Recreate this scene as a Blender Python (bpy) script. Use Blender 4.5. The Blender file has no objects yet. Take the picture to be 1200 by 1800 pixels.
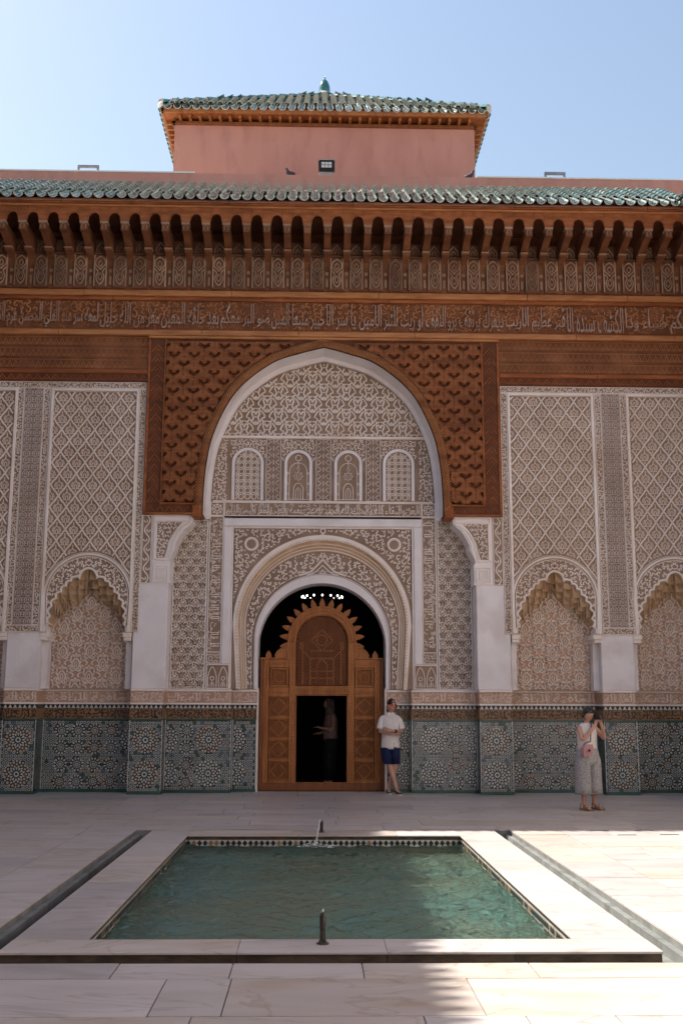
import bpy, math, random, unicodedata
import numpy as np
from mathutils import Matrix
R = math.radians
PI = math.pi
random.seed(7)
RNG = np.random.RandomState(11)
SC = bpy.context.scene
COL = SC.collection

# ------------------------------------------------------------------ camera
CAMX, CAMY, CAMZ = -0.125, -19.9, 1.6
cam_d = bpy.data.cameras.new('camera')
cam = bpy.data.objects.new('camera', cam_d); COL.objects.link(cam)
cam_d.sensor_fit = 'VERTICAL'; cam_d.sensor_height = 36.0; cam_d.sensor_width = 24.0
cam_d.lens = 36.0 * 1885 / 1800
cam_d.clip_start = 0.05; cam_d.clip_end = 6000
def _cam():
    p, y, r = R(10.08), R(1.36), R(0.2)
    f = np.array([math.sin(y)*math.cos(p), math.cos(y)*math.cos(p), math.sin(p)])
    rt = np.array([math.cos(y), -math.sin(y), 0.0]); up = np.cross(rt, f)
    r2 = rt*math.cos(r)+up*math.sin(r); u2 = -rt*math.sin(r)+up*math.cos(r)
    m = np.eye(4); m[:3, 0] = r2; m[:3, 1] = u2; m[:3, 2] = -f; m[:3, 3] = (CAMX, CAMY, CAMZ)
    return Matrix(m.tolist())
cam.matrix_world = _cam()
SC.camera = cam

# ------------------------------------------------------------------ light
SUN_DIR = np.array([7.15, -4.25, -10.72])          # travel direction of the sunlight
SUN_EL = math.atan2(10.72, math.hypot(7.15, 4.25))
SUN_AZ = math.atan2(-7.15, 4.25)                   # bearing of the sun from +Y towards +X
world = bpy.data.worlds.new('World'); SC.world = world; world.use_nodes = True
wn = world.node_tree.nodes; wl = world.node_tree.links
sky = wn.new('ShaderNodeTexSky'); sky.sky_type = 'NISHITA'; sky.sun_disc = False
sky.sun_elevation = SUN_EL; sky.sun_rotation = SUN_AZ
sky.altitude = 450; sky.air_density = 1.9; sky.dust_density = 1.9; sky.ozone_density = 1.4
wn['Background'].inputs['Strength'].default_value = 0.067
wb = wn.new('ShaderNodeMix'); wb.data_type = 'RGBA'; wb.blend_type = 'MULTIPLY'; wb.inputs[0].default_value = 1.0; wb.inputs[7].default_value = (1.0, .94, .945, 1)   # camera white balance
wl.new(sky.outputs[0], wb.inputs[6]); wl.new(wb.outputs[2], wn['Background'].inputs['Color'])
sun_d = bpy.data.lights.new('sun', 'SUN'); sun_d.energy = 3.7; sun_d.angle = R(0.53); sun_d.color = (1.0, 0.95, 0.87)
sun = bpy.data.objects.new('sun', sun_d); COL.objects.link(sun)
from mathutils import Vector
sun.rotation_euler = Vector(SUN_DIR.tolist()).to_track_quat('-Z', 'Y').to_euler()
sun.location = (-30, 20, 45)
SC.view_settings.view_transform = 'Standard'; SC.view_settings.look = 'None'
SC.view_settings.exposure = 1.42; SC.view_settings.gamma = 1.0; SC.view_settings.use_curve_mapping = False

# ------------------------------------------------------------------ materials
MAT = {}
def mat(name, c1, c2=None, scale=6.0, rough=0.8, bump=0.0, bscale=40.0, spec=0.3, stretch=(1, 1, 1), rnd=0.0, c3=None, metal=0.0, coat=0.0, detail=6.0, s3=1.3, t3=(0.52, 0.72), vein=None):
    m = bpy.data.materials.new(name); m.use_nodes = True; MAT[name] = m
    n, l = m.node_tree.nodes, m.node_tree.links
    b = n['Principled BSDF']
    b.inputs['Roughness'].default_value = rough
    b.inputs['Specular IOR Level'].default_value = spec
    b.inputs['Metallic'].default_value = metal
    if coat: b.inputs['Coat Weight'].default_value = coat; b.inputs['Coat Roughness'].default_value = 0.08
    geo = n.new('ShaderNodeNewGeometry'); mp = n.new('ShaderNodeMapping'); mp.inputs['Scale'].default_value = stretch
    oi = n.new('ShaderNodeObjectInfo')
    if rnd:
        add = n.new('ShaderNodeVectorMath'); add.operation = 'ADD'
        mul = n.new('ShaderNodeVectorMath'); mul.operation = 'SCALE'; mul.inputs['Scale'].default_value = 37.0
        cmb = n.new('ShaderNodeCombineXYZ')
        for k in range(3): l.new(oi.outputs['Random'], cmb.inputs[k])
        l.new(cmb.outputs[0], mul.inputs[0]); l.new(geo.outputs['Position'], add.inputs[0]); l.new(mul.outputs[0], add.inputs[1])
        l.new(add.outputs[0], mp.inputs['Vector'])
    else:
        l.new(geo.outputs['Position'], mp.inputs['Vector'])
    c2 = c2 or c1
    nz = n.new('ShaderNodeTexNoise'); nz.inputs['Scale'].default_value = scale; nz.inputs['Detail'].default_value = detail
    l.new(mp.outputs[0], nz.inputs['Vector'])
    rp = n.new('ShaderNodeValToRGB'); rp.color_ramp.elements[0].position = 0.36; rp.color_ramp.elements[1].position = 0.66
    rp.color_ramp.elements[0].color = (*c1, 1); rp.color_ramp.elements[1].color = (*c2, 1)
    l.new(nz.outputs['Fac'], rp.inputs[0]); out = rp.outputs[0]
    if c3:
        n3 = n.new('ShaderNodeTexNoise'); n3.inputs['Scale'].default_value = s3; n3.inputs['Detail'].default_value = 5
        l.new(mp.outputs[0], n3.inputs['Vector'])
        r3 = n.new('ShaderNodeMapRange'); r3.inputs['From Min'].default_value = t3[0]; r3.inputs['From Max'].default_value = t3[1]
        l.new(n3.outputs['Fac'], r3.inputs['Value'])
        mx = n.new('ShaderNodeMix'); mx.data_type = 'RGBA'
        l.new(r3.outputs[0], mx.inputs[0]); l.new(out, mx.inputs[6]); mx.inputs[7].default_value = (*c3, 1); out = mx.outputs[2]
    if vein:
        v0 = n.new('ShaderNodeTexNoise'); v0.inputs['Scale'].default_value = vein[1]; v0.inputs['Detail'].default_value = 4; v0.inputs['Distortion'].default_value = 1.2
        vm = n.new('ShaderNodeMapping'); vm.inputs['Rotation'].default_value = (0, 0, .35); vm.inputs['Scale'].default_value = (.55, 1.6, 1)
        l.new(mp.inputs['Vector'].links[0].from_socket, vm.inputs['Vector']); l.new(vm.outputs[0], v0.inputs['Vector'])
        sb = n.new('ShaderNodeMath'); sb.operation = 'SUBTRACT'; sb.inputs[1].default_value = .5; l.new(v0.outputs['Fac'], sb.inputs[0])
        ab = n.new('ShaderNodeMath'); ab.operation = 'ABSOLUTE'; l.new(sb.outputs[0], ab.inputs[0])
        vr = n.new('ShaderNodeMapRange'); vr.inputs['From Min'].default_value = 0; vr.inputs['From Max'].default_value = .018; vr.inputs['To Min'].default_value = vein[2]; vr.inputs['To Max'].default_value = 0
        l.new(ab.outputs[0], vr.inputs['Value']); vx = n.new('ShaderNodeMix'); vx.data_type = 'RGBA'
        l.new(vr.outputs[0], vx.inputs[0]); l.new(out, vx.inputs[6]); vx.inputs[7].default_value = (*vein[0], 1); out = vx.outputs[2]
    if rnd:
        hs = n.new('ShaderNodeHueSaturation'); mr = n.new('ShaderNodeMapRange')
        mr.inputs['To Min'].default_value = 1-rnd; mr.inputs['To Max'].default_value = 1+rnd
        l.new(oi.outputs['Random'], mr.inputs['Value']); l.new(mr.outputs[0], hs.inputs['Value']); l.new(out, hs.inputs['Color']); out = hs.outputs[0]
    l.new(out, b.inputs['Base Color'])
    if bump:
        bz = n.new('ShaderNodeTexNoise'); bz.inputs['Scale'].default_value = bscale; bz.inputs['Detail'].default_value = 5
        l.new(mp.outputs[0], bz.inputs['Vector'])
        bp = n.new('ShaderNodeBump'); bp.inputs['Strength'].default_value = bump; bp.inputs['Distance'].default_value = 0.02
        l.new(bz.outputs['Fac'], bp.inputs['Height']); l.new(bp.outputs[0], b.inputs['Normal'])
    return m
mat('plaster', (.80, .745, .735), (.86, .81, .80), 2.5, .85, .2, 25, c3=(.70, .635, .61), s3=1.7)
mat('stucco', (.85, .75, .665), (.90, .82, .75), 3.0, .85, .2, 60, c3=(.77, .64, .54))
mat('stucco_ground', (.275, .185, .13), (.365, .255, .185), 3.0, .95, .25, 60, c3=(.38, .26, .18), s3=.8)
mat('wood_arch', (.22, .074, .026), (.32, .118, .043), 3.0, .75, .3, 60, stretch=(1, 1, 6), c3=(.16, .052, .021), s3=.8)
mat('z_grey', (.36, .375, .36), (.47, .48, .455), 6.0, .22, .15, 40, spec=.5, c3=(.30, .35, .36), s3=5.0)
mat('stucco_rose', (.48, .30, .215), (.56, .375, .28), 2.0, .95, .2, 60, c3=(.52, .37, .24), s3=.9)
mat('stucco_warm', (.74, .61, .51), (.82, .70, .60), 3.0, .9, .1, 60)
mat('stucco_grey', (.62, .54, .50), (.70, .62, .58), 3.0, .9, .1, 60, c3=(.55, .47, .40))
mat('honey', (.52, .345, .20), (.64, .455, .295), 5.0, .85, .25, 40, c3=(.42, .25, .13))
mat('wood', (.29, .086, .026), (.41, .14, .046), 3.0, .75, .3, 60, stretch=(1, 1, 6), c3=(.19, .055, .02), s3=.8)
mat('wood_light', (.43, .175, .062), (.52, .235, .09), 3.0, .7, .2, 50, stretch=(1, 1, 5), c3=(.30, .11, .04))
mat('wood_scroll', (.40, .155, .058), (.49, .21, .085), 3.0, .75, .2, 50, c3=(.29, .10, .04))
mat('wood_bracket', (.145, .054, .022), (.22, .085, .035), 4.0, .75, .3, 50, c3=(.30, .125, .055), s3=1.5)
mat('tile_glare', (.40, .45, .40), (.60, .62, .56), 10.0, .12, .1, 30, spec=.7, rnd=.25, c3=(.12, .24, .21), s3=5.0, t3=(.5, .62))  # pan glaze: white sun glare put into the colour as a paler green
mat('wood_panel', (.15, .065, .035), (.21, .10, .055), 4.0, .85, .25, 50, c3=(.10, .042, .022), s3=2)
mat('wood_pale', (.30, .19, .125), (.42, .29, .20), 5.0, .85, .2, 50, c3=(.22, .11, .06), s3=.9, rnd=.35)
mat('wood_dark', (.11, .038, .017), (.16, .058, .026), 4.0, .8, .3, 50)
mat('wood_grey', (.30, .18, .11), (.38, .245, .16), 4.0, .85, .25, 50, c3=(.22, .10, .05), s3=2)
mat('wood_letter', (.38, .235, .165), (.50, .345, .27), 5.0, .8, .1, 50, c3=(.34, .165, .085), s3=1.2)
mat('cedar', (.33, .115, .028), (.43, .165, .045), 4.0, .5, .15, 60, stretch=(3, 3, .6), spec=.4, c3=(.24, .078, .02), s3=1.1)
mat('cedar_dark', (.19, .062, .018), (.26, .09, .027), 4.0, .55, .2, 60, stretch=(3, 3, .6), spec=.4)
mat('pink_render', (.54, .26, .205), (.60, .30, .24), 1.2, .9, .35, 45, c3=(.49, .235, .195), s3=2.2, stretch=(1.6, 1.6, .5))
mat('white_coping', (.78, .77, .75), (.85, .84, .82), 3.0, .7)
mat('tile_green', (.03, .10, .088), (.085, .17, .15), 9.0, .14, .1, 30, spec=.6, rnd=.45, c3=(.34, .35, .30), s3=5.0, t3=(.53, .70))
mat('tile_teal', (.03, .17, .18), (.06, .24, .24), 6.0, .16, .1, 30, spec=.6, rnd=.25, c3=(.28, .31, .28), s3=4.0, t3=(.52, .75))
mat('tile_clay', (.50, .47, .41), (.62, .59, .52), 12.0, .8, .2, 40, rnd=.2)
mat('mortar', (.40, .37, .33), (.52, .48, .44), 5.0, .9, .3, 30)
mat('z_dark', (.030, .048, .046), (.062, .088, .082), 7.0, .2, .15, 40, spec=.5)
mat('z_white', (.50, .49, .445), (.63, .615, .56), 5.0, .22, .15, 40, spec=.5, c3=(.42, .45, .44), s3=7.0)
mat('z_ochre', (.47, .34, .24), (.56, .43, .32), 14.0, .25, spec=.5)
mat('z_blue', (.13, .18, .24), (.19, .25, .31), 14.0, .25, spec=.5)
mat('z_green', (.02, .065, .05), (.035, .10, .075), 6.0, .3, spec=.5)
mat('z_brown', (.24, .125, .055), (.34, .19, .09), 3.0, .4, spec=.4, c3=(.18, .11, .07), s3=1.5)
mat('z_black', (.012, .011, .010), (.022, .02, .018), 9.0, .35, spec=.4)
mat('marble', (.50, .445, .415), (.575, .525, .495), 1.3, .32, .06, 30, spec=.45, stretch=(.8, 2.2, 1), rnd=.08, c3=(.42, .375, .35), s3=1.6, t3=(.52, .80), vein=((.29, .255, .235), 1.1, .55))
mat('marble_warm', (.50, .435, .385), (.57, .51, .46), 1.3, .34, .06, 30, spec=.45, stretch=(.8, 2.4, 1), rnd=.07, c3=(.47, .375, .295), s3=1.5, t3=(.50, .74), vein=((.32, .24, .17), 1.1, .55))
mat('marble_grey', (.42, .38, .365), (.50, .46, .44), 1.3, .34, .06, 30, spec=.45, stretch=(.8, 2.0, 1), rnd=.06, c3=(.36, .325, .31), s3=1.8, vein=((.27, .235, .215), 1.1, .55))
mat('joint', (.20, .17, .15), (.27, .23, .20), 8.0, .95)
mat('channel_stone', (.17, .175, .165), (.26, .265, .25), 4.0, .55, .2, 30, spec=.4, rnd=.1, c3=(.12, .12, .11), s3=3)
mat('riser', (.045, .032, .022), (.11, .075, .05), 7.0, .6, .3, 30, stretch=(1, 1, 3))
mat('earth', (.26, .20, .15), (.34, .27, .2), .5, .95, .3, 3)
mat('pool_tile', (.15, .28, .24), (.25, .41, .35), 2.0, .5, .1, 20, c3=(.29, .30, .20), s3=.7, t3=(.42, .66))
mat('bronze', (.045, .04, .032), (.09, .08, .065), 30.0, .35, .2, 60, metal=.7)
mat('lamp_grey', (.34, .33, .32), (.42, .41, .40), 6.0, .5)
mat('black_metal', (.012, .012, .013), (.02, .02, .022), 20.0, .35)
mat('pigeon_grey', (.035, .036, .042), (.075, .078, .088), 20.0, .7)
mat('iron_grey', (.16, .17, .19), (.22, .23, .25), 10.0, .5)
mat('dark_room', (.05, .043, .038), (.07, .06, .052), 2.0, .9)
mat('skin', (.50, .27, .19), (.58, .33, .24), 10.0, .5, spec=.35)
mat('hair', (.012, .010, .009), (.03, .024, .02), 30.0, .45)
mat('cap_black', (.012, .012, .015), (.02, .02, .024), 30.0, .22, spec=.6)
mat('cloth_white', (.72, .67, .63), (.80, .75, .71), 12.0, .9, .2, 60)
mat('cloth_navy', (.010, .016, .055), (.018, .026, .085), 12.0, .9, .2, 60)
mat('cloth_grey', (.24, .23, .22), (.50, .48, .46), 70.0, .9, .2, 60, detail=2)
mat('cloth_blush', (.42, .27, .245), (.50, .34, .31), 10.0, .9, .2, 60)
mat('cloth_black', (.02, .02, .022), (.03, .03, .032), 10.0, .9)
mat('cloth_scarf', (.20, .14, .12), (.27, .19, .165), 10.0, .9)
mat('bag_pink', (.42, .22, .22), (.50, .28, .28), 12.0, .55)
mat('strap', (.12, .10, .12), (.16, .13, .15), 12.0, .7)
mat('leather', (.20, .12, .07), (.27, .17, .1), 20.0, .6)
mat('sole', (.62, .58, .52), (.7, .66, .6), 20.0, .8)
mat('lens_red', (.42, .02, .015), (.55, .05, .02), 8.0, .08, spec=.8)
def emis(name, col, s):
    m = bpy.data.materials.new(name); m.use_nodes = True; MAT[name] = m
    b = m.node_tree.nodes['Principled BSDF']; b.inputs['Base Color'].default_value = (.8, .8, .8, 1)
    b.inputs['Emission Color'].default_value = (*col, 1); b.inputs['Emission Strength'].default_value = s
emis('bulb', (1.0, .93, .82), 5.0)
mat('led', (.62, .62, .60), (.7, .7, .68), 9.0, .2, spec=.6)
def watermat(name):
    m = bpy.data.materials.new(name); m.use_nodes = True; MAT[name] = m
    n, l = m.node_tree.nodes, m.node_tree.links; n.remove(n['Principled BSDF'])
    rf_ = n.new('ShaderNodeBsdfRefraction'); rf_.inputs['IOR'].default_value = 1.33; rf_.inputs['Roughness'].default_value = 0.0; rf_.inputs['Color'].default_value = (.93, .97, .95, 1)
    tr = n.new('ShaderNodeBsdfTransparent'); tr.inputs[0].default_value = (.88, .94, .91, 1); gl = n.new('ShaderNodeBsdfGlossy'); gl.inputs['Roughness'].default_value = 0.01
    fr = n.new('ShaderNodeFresnel'); fr.inputs['IOR'].default_value = 1.33; m1 = n.new('ShaderNodeMixShader'); m1.inputs[0].default_value = .36; m2 = n.new('ShaderNodeMixShader')
    l.new(tr.outputs[0], m1.inputs[2]); l.new(rf_.outputs[0], m1.inputs[1]); l.new(fr.outputs[0], m2.inputs[0]); l.new(m1.outputs[0], m2.inputs[1]); l.new(gl.outputs[0], m2.inputs[2])
    l.new(m2.outputs[0], n['Material Output'].inputs['Surface'])
watermat('water')
m = mat('foam', (.75, .80, .80), (.85, .88, .88), 30.0, .2, .4, 60, spec=.6)
m.node_tree.nodes['Principled BSDF'].inputs['Alpha'].default_value = .4

# ------------------------------------------------------------------ mesh helpers
class B:
    def __init__(s): s.v = []; s.n = 0; s.f = []
    def add(s, V, F, mi=0):
        V = np.asarray(V, float).reshape(-1, 3); s.v.append(V)
        if isinstance(F, np.ndarray): s.f.append((F+s.n, mi))
        else:
            by = {}
            for q in F: by.setdefault(len(q), []).append(q)
            for k in by: s.f.append((np.array(by[k], int)+s.n, mi))
        s.n += len(V); return s
    def box(s, x0, x1, y0, y1, z0, z1, mi=0, bev=0.0):
        if bev:
            b = bev
            pts = [(x0+b, x1-b, y0, z0+b, z1-b), (x0, x1, y0+b, z0, z1), (x0, x1, y1, z0, z1)]
            V = []; F = []
            for a, c, y, e, g in pts: V += [(a, y, e), (c, y, e), (c, y, g), (a, y, g)]
            F = [(0, 1, 2, 3), (11, 10, 9, 8)]
            for k in (0, 4):
                for i in range(4):
                    j = (i+1) % 4; F.append((k+j, k+i, k+4+i, k+4+j))
            return s.add(V, F, mi)
        V = [(x0, y0, z0), (x1, y0, z0), (x1, y1, z0), (x0, y1, z0), (x0, y0, z1), (x1, y0, z1), (x1, y1, z1), (x0, y1, z1)]
        return s.add(V, [(0, 3, 2, 1), (4, 5, 6, 7), (0, 1, 5, 4), (1, 2, 6, 5), (2, 3, 7, 6), (3, 0, 4, 7)], mi)
    def prism(s, poly, y0, y1, mi=0, back=True):
        """polygon in x,z (counter-clockwise seen from -Y) extruded from y0 (front) to y1"""
        n = len(poly); V = [(x, y0, z) for x, z in poly]+[(x, y1, z) for x, z in poly]
        F = [tuple(range(n))]
        if back: F.append(tuple(range(2*n-1, n-1, -1)))
        F += [((i+1) % n, i, n+i, n+(i+1) % n) for i in range(n)]
        return s.add(V, F, mi)
    def prismx(s, poly, x0, x1, mi=0):
        """polygon in y,z extruded along x"""
        n = len(poly); V = [(x0, y, z) for y, z in poly]+[(x1, y, z) for y, z in poly]
        F = [tuple(range(n)), tuple(range(2*n-1, n-1, -1))]+[((i+1) % n, i, n+i, n+(i+1) % n) for i in range(n)]
        return s.add(V, F, mi)
    def ruled(s, A, Bp, mi=0, closed=False):
        """strip between two 3-D polylines of the same length"""
        A = np.asarray(A, float); Bp = np.asarray(Bp, float); n = len(A); i = np.arange(n if closed else n-1); j = (i+1) % n
        return s.add(np.vstack([A, Bp]), np.stack([i, j, n+j, n+i], 1), mi)
    def stroke(s, P, w, h, y=0.0, mi=0, closed=False):
        V, F = stroke(P, w, h, closed); V = V.copy(); V[:, 1] += y; return s.add(V, F, mi)
    def lathe(s, prof, seg=14, c=(0, 0, 0), mi=0, axis=2):
        a = np.arange(seg)*2*PI/seg; V = []
        for r, z in prof: V += [(r*math.cos(t), r*math.sin(t), z) for t in a]
        V = np.array(V)
        if axis == 1: V = V[:, [0, 2, 1]]*np.array([1, -1, 1])
        F = []
        for k in range(len(prof)-1):
            for i in range(seg):
                j = (i+1) % seg; F.append((k*seg+i, k*seg+j, k*seg+seg+j, k*seg+seg+i))
        F.append(tuple(range(seg-1, -1, -1))); F.append(tuple(range((len(prof)-1)*seg, len(prof)*seg)))
        return s.add(V+np.array(c), F, mi)
    def ball(s, c, r, seg=10, rings=7, mi=0):
        r = np.array(r)*np.ones(3); V = []; F = []
        for k in range(rings+1):
            t = PI*k/rings
            V += [(math.sin(t)*math.cos(a), math.sin(t)*math.sin(a), math.cos(t)) for a in np.arange(seg)*2*PI/seg]
        for k in range(rings):
            for i in range(seg):
                j = (i+1) % seg; F.append((k*seg+i, (k+1)*seg+i, (k+1)*seg+j, k*seg+j))
        return s.add(np.array(V)*r+np.array(c), F, mi)
    def tube(s, pts, rad, seg=8, mi=0, cap=True):
        pts = np.asarray(pts, float); n = len(pts); rad = np.ones(n)*np.asarray(rad, float)
        t = np.gradient(pts, axis=0); t /= np.linalg.norm(t, axis=1)[:, None]+1e-9
        ref = np.array([0, 0, 1.0]) if abs(t[0][2]) < .8 else np.array([1.0, 0, 0]); V = []
        for i in range(n):
            u = np.cross(t[i], ref); u /= np.linalg.norm(u)+1e-9; v = np.cross(t[i], u)
            for a in np.arange(seg)*2*PI/seg: V.append(pts[i]+rad[i]*(u*math.cos(a)+v*math.sin(a)))
        F = []
        for k in range(n-1):
            for i in range(seg):
                j = (i+1) % seg; F.append((k*seg+i, k*seg+j, k*seg+seg+j, k*seg+seg+i))
        if cap: F.append(tuple(range(seg-1, -1, -1))); F.append(tuple(range((n-1)*seg, n*seg)))
        return s.add(V, F, mi)
    def loft(s, rings, seg=16, mi=0, cap=True, wr=0.0):
        """rings of (cx, cy, z, rx, ry)"""
        V = []; F = []; n = len(rings); ph = RNG.rand(4)*6
        for k, (cx, cy, z, rx, ry) in enumerate(rings):
            for a in np.arange(seg)*2*PI/seg:
                q = 1+wr*math.sin(5*a+ph[0]+z*9)+wr*.7*math.sin(9*a+ph[1]-z*17)
                V.append((cx+rx*q*math.cos(a), cy+ry*q*math.sin(a), z))
        for k in range(n-1):
            for i in range(seg):
                j = (i+1) % seg; F.append((k*seg+i, k*seg+j, k*seg+seg+j, k*seg+seg+i))
        if cap: F.append(tuple(range(seg-1, -1, -1))); F.append(tuple(range((n-1)*seg, n*seg)))
        return s.add(V, F, mi)
    def mesh(s, name, mats, smooth=False):
        me = bpy.data.meshes.new(name)
        V = np.vstack(s.v) if s.v else np.zeros((0, 3))
        me.vertices.add(len(V)); me.vertices.foreach_set('co', V.astype(np.float32).ravel())
        idx = np.concatenate([f.ravel() for f, _ in s.f]); tot = np.concatenate([np.full(len(f), f.shape[1]) for f, _ in s.f])
        mi = np.concatenate([np.full(len(f), k) for f, k in s.f])
        st = np.concatenate([[0], np.cumsum(tot)[:-1]])
        me.loops.add(len(idx)); me.loops.foreach_set('vertex_index', idx.astype(np.int32))
        me.polygons.add(len(tot)); me.polygons.foreach_set('loop_start', st.astype(np.int32))
        me.polygons.foreach_set('loop_total', tot.astype(np.int32)); me.polygons.foreach_set('material_index', mi.astype(np.int32))
        me.polygons.foreach_set('use_smooth', np.full(len(tot), bool(smooth)))
        me.update(calc_edges=True); me.validate(clean_customdata=False)
        for k in ([mats] if isinstance(mats, str) else mats): me.materials.append(MAT[k])
        return me
    def obj(s, name, mats, parent=None, loc=(0, 0, 0), smooth=False, kind=None, label=None):
        return put(name, s.mesh(name, mats, smooth), parent, loc, kind=kind, label=label)
def put(name, me, parent=None, loc=(0, 0, 0), rot=None, scale=None, kind=None, label=None):
    o = bpy.data.objects.new(name, me); COL.objects.link(o); o.location = loc
    if rot: o.rotation_euler = rot
    if scale is not None: o.scale = scale
    if parent: o.parent = parent
    if kind: o['kind'] = kind
    if label: o['label'] = label
    return o
def empty(name, loc, label, cat, group=None, rz=0):
    o = bpy.data.objects.new(name, None); COL.objects.link(o); o.location = loc; o.rotation_euler = (0, 0, rz)
    o.empty_display_size = .2
    tag(o, label, cat, group); return o
def tag(o, label, cat, group=None):
    o['label'] = label; o['category'] = cat
    if group: o['group'] = group
    return o
def part(name, loc, parent, label=None):
    """an empty part that carries sub-parts"""
    o = bpy.data.objects.new(name, None); COL.objects.link(o); o.location = loc; o.parent = parent; o.empty_display_size = .1
    if label: o['label'] = label
    return o
def stroke(P, w, h, closed=False):
    P = np.asarray(P, float); n = len(P)
    if closed: t = np.roll(P, -1, 0)-np.roll(P, 1, 0)
    else: t = np.gradient(P, axis=0)
    L = np.hypot(t[:, 0], t[:, 1])+1e-9; nx, nz = -t[:, 1]/L, t[:, 0]/L
    w = np.ones(n)*np.asarray(w, float); V = np.zeros((n, 4, 3))
    for k, (o, d) in enumerate(((-.5, 0.004), (-.27, -h), (.27, -h), (.5, 0.004))):
        V[:, k, 0] = P[:, 0]+nx*w*o; V[:, k, 2] = P[:, 1]+nz*w*o; V[:, k, 1] = d
    i = np.arange(n if closed else n-1); j = (i+1) % n; F = []
    for k in range(3): F.append(np.stack([i*4+k, j*4+k, j*4+k+1, i*4+k+1], 1))
    if not closed: F.append(np.array([[0, 1, 2, 3], [(n-1)*4+3, (n-1)*4+2, (n-1)*4+1, (n-1)*4]]))
    return V.reshape(-1, 3), np.vstack(F)
def crom(pts, n=6, closed=False):
    """Catmull-Rom through points"""
    P = np.asarray(pts, float); out = []; N = len(P)
    for i in range(N if closed else N-1):
        if closed: a, b, c, d = P[i-1], P[i], P[(i+1) % N], P[(i+2) % N]
        else: a, b, c, d = P[max(i-1, 0)], P[i], P[i+1], P[min(i+2, N-1)]
        for t in np.arange(n)/n:
            out.append(.5*((2*b)+(-a+c)*t+(2*a-5*b+4*c-d)*t*t+(-a+3*b-3*c+d)*t**3))
    if not closed: out.append(P[-1])
    return np.array(out)
def spiral(cx, cz, r0, r1, a0, a1, n=9):
    t = np.linspace(0, 1, n); a = a0+(a1-a0)*t; r = r0+(r1-r0)*t
    return np.stack([cx+r*np.cos(a), cz+r*np.sin(a)], 1)
def arcp(cx, cz, r, a0, a1, n=9): return spiral(cx, cz, r, r, a0, a1, n)
# a motif is a list of (points, width, height, closed)
def mir(strokes):
    return strokes+[(np.asarray(p)*np.array([-1, 1]), w, h, c) for p, w, h, c in strokes]
def scaled(mo, sx, sz, w=None, h=None):
    return [(np.asarray(p)*np.array([sx, sz]), w or ww, h or hh, c) for p, ww, hh, c in mo]
def tile(b, motif, places, clip=None, y=0.0, mi=0):
    """places: (x, z) or (x, z, angle, mirror)"""
    cache = B()
    for p, w, h, c in motif: cache.stroke(p, w, h, closed=c)
    CV = np.vstack(cache.v); CF = np.vstack([f for f, _ in cache.f]); allp = np.vstack([np.asarray(p) for p, *_ in motif])
    for pl in places:
        x, z = pl[0], pl[1]; a = pl[2] if len(pl) > 2 else 0; s = pl[3] if len(pl) > 3 else 1
        ca, sa = math.cos(a), math.sin(a)
        tf = lambda q: np.stack([x+(q[:, 0]*s)*ca-q[:, 1]*sa, z+(q[:, 0]*s)*sa+q[:, 1]*ca], 1)
        if clip is not None:
            ins = clip(*tf(allp).T)
            if not ins.any(): continue
            if not ins.all():
                for p, w, h, c in motif:
                    q = tf(np.asarray(p)); k = clip(q[:, 0], q[:, 1])
                    if c:
                        if k.all(): b.stroke(q, w, h, y, mi, True); continue
                        q = np.vstack([q, q[:1]]); k = np.append(k, k[0])
                    run = []
                    for i in range(len(q)+1):
                        if i < len(q) and k[i]: run.append(i)
                        else:
                            if len(run) > 1: b.stroke(q[run], w, h, y, mi)
                            run = []
                continue
        V = CV.copy(); xy = tf(CV[:, [0, 2]]); V[:, 0] = xy[:, 0]; V[:, 2] = xy[:, 1]; V[:, 1] += y
        b.add(V, CF if s > 0 else CF[:, ::-1], mi)
def rectclip(x0, x1, z0, z1): return lambda x, z: (x > x0) & (x < x1) & (z > z0) & (z < z1)
CURLS = []
def make_curls():
    for k in range(7):
        r = random.Random(40+k); h = .022; w = .27
        if k == 0: pts = np.vstack([spiral(-.22, .05, .28, .10, PI*1.1, -PI*.75, 9), ])
        elif k == 1: pts = crom([(-.5, -.18), (-.28, .2), (0, .05), (.2, -.22), (.5, .1)], 4)
        elif k == 2: pts = np.vstack([spiral(.15, .1, .12, .32, -PI*1.2, PI*.55, 10), [(-.1, .5)]])
        elif k == 3: pts = crom([(-.45, .1), (-.2, .32), (.05, .1), (-.05, -.2), (.2, -.4), (.45, -.2)], 4)
        elif k == 4: pts = crom([(-.5, 0), (-.15, .12), (.18, -.02), (.42, .25), (.2, .42)], 4)
        elif k == 5: pts = spiral(0, 0, .12, .40, 0, PI*1.35, 10)
        else: pts = crom([(-.4, -.3), (-.35, .1), (-.05, .3), (.3, .2), (.38, -.1), (.15, -.2)], 4)
        CURLS.append((pts, w, h))
make_curls()
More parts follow.
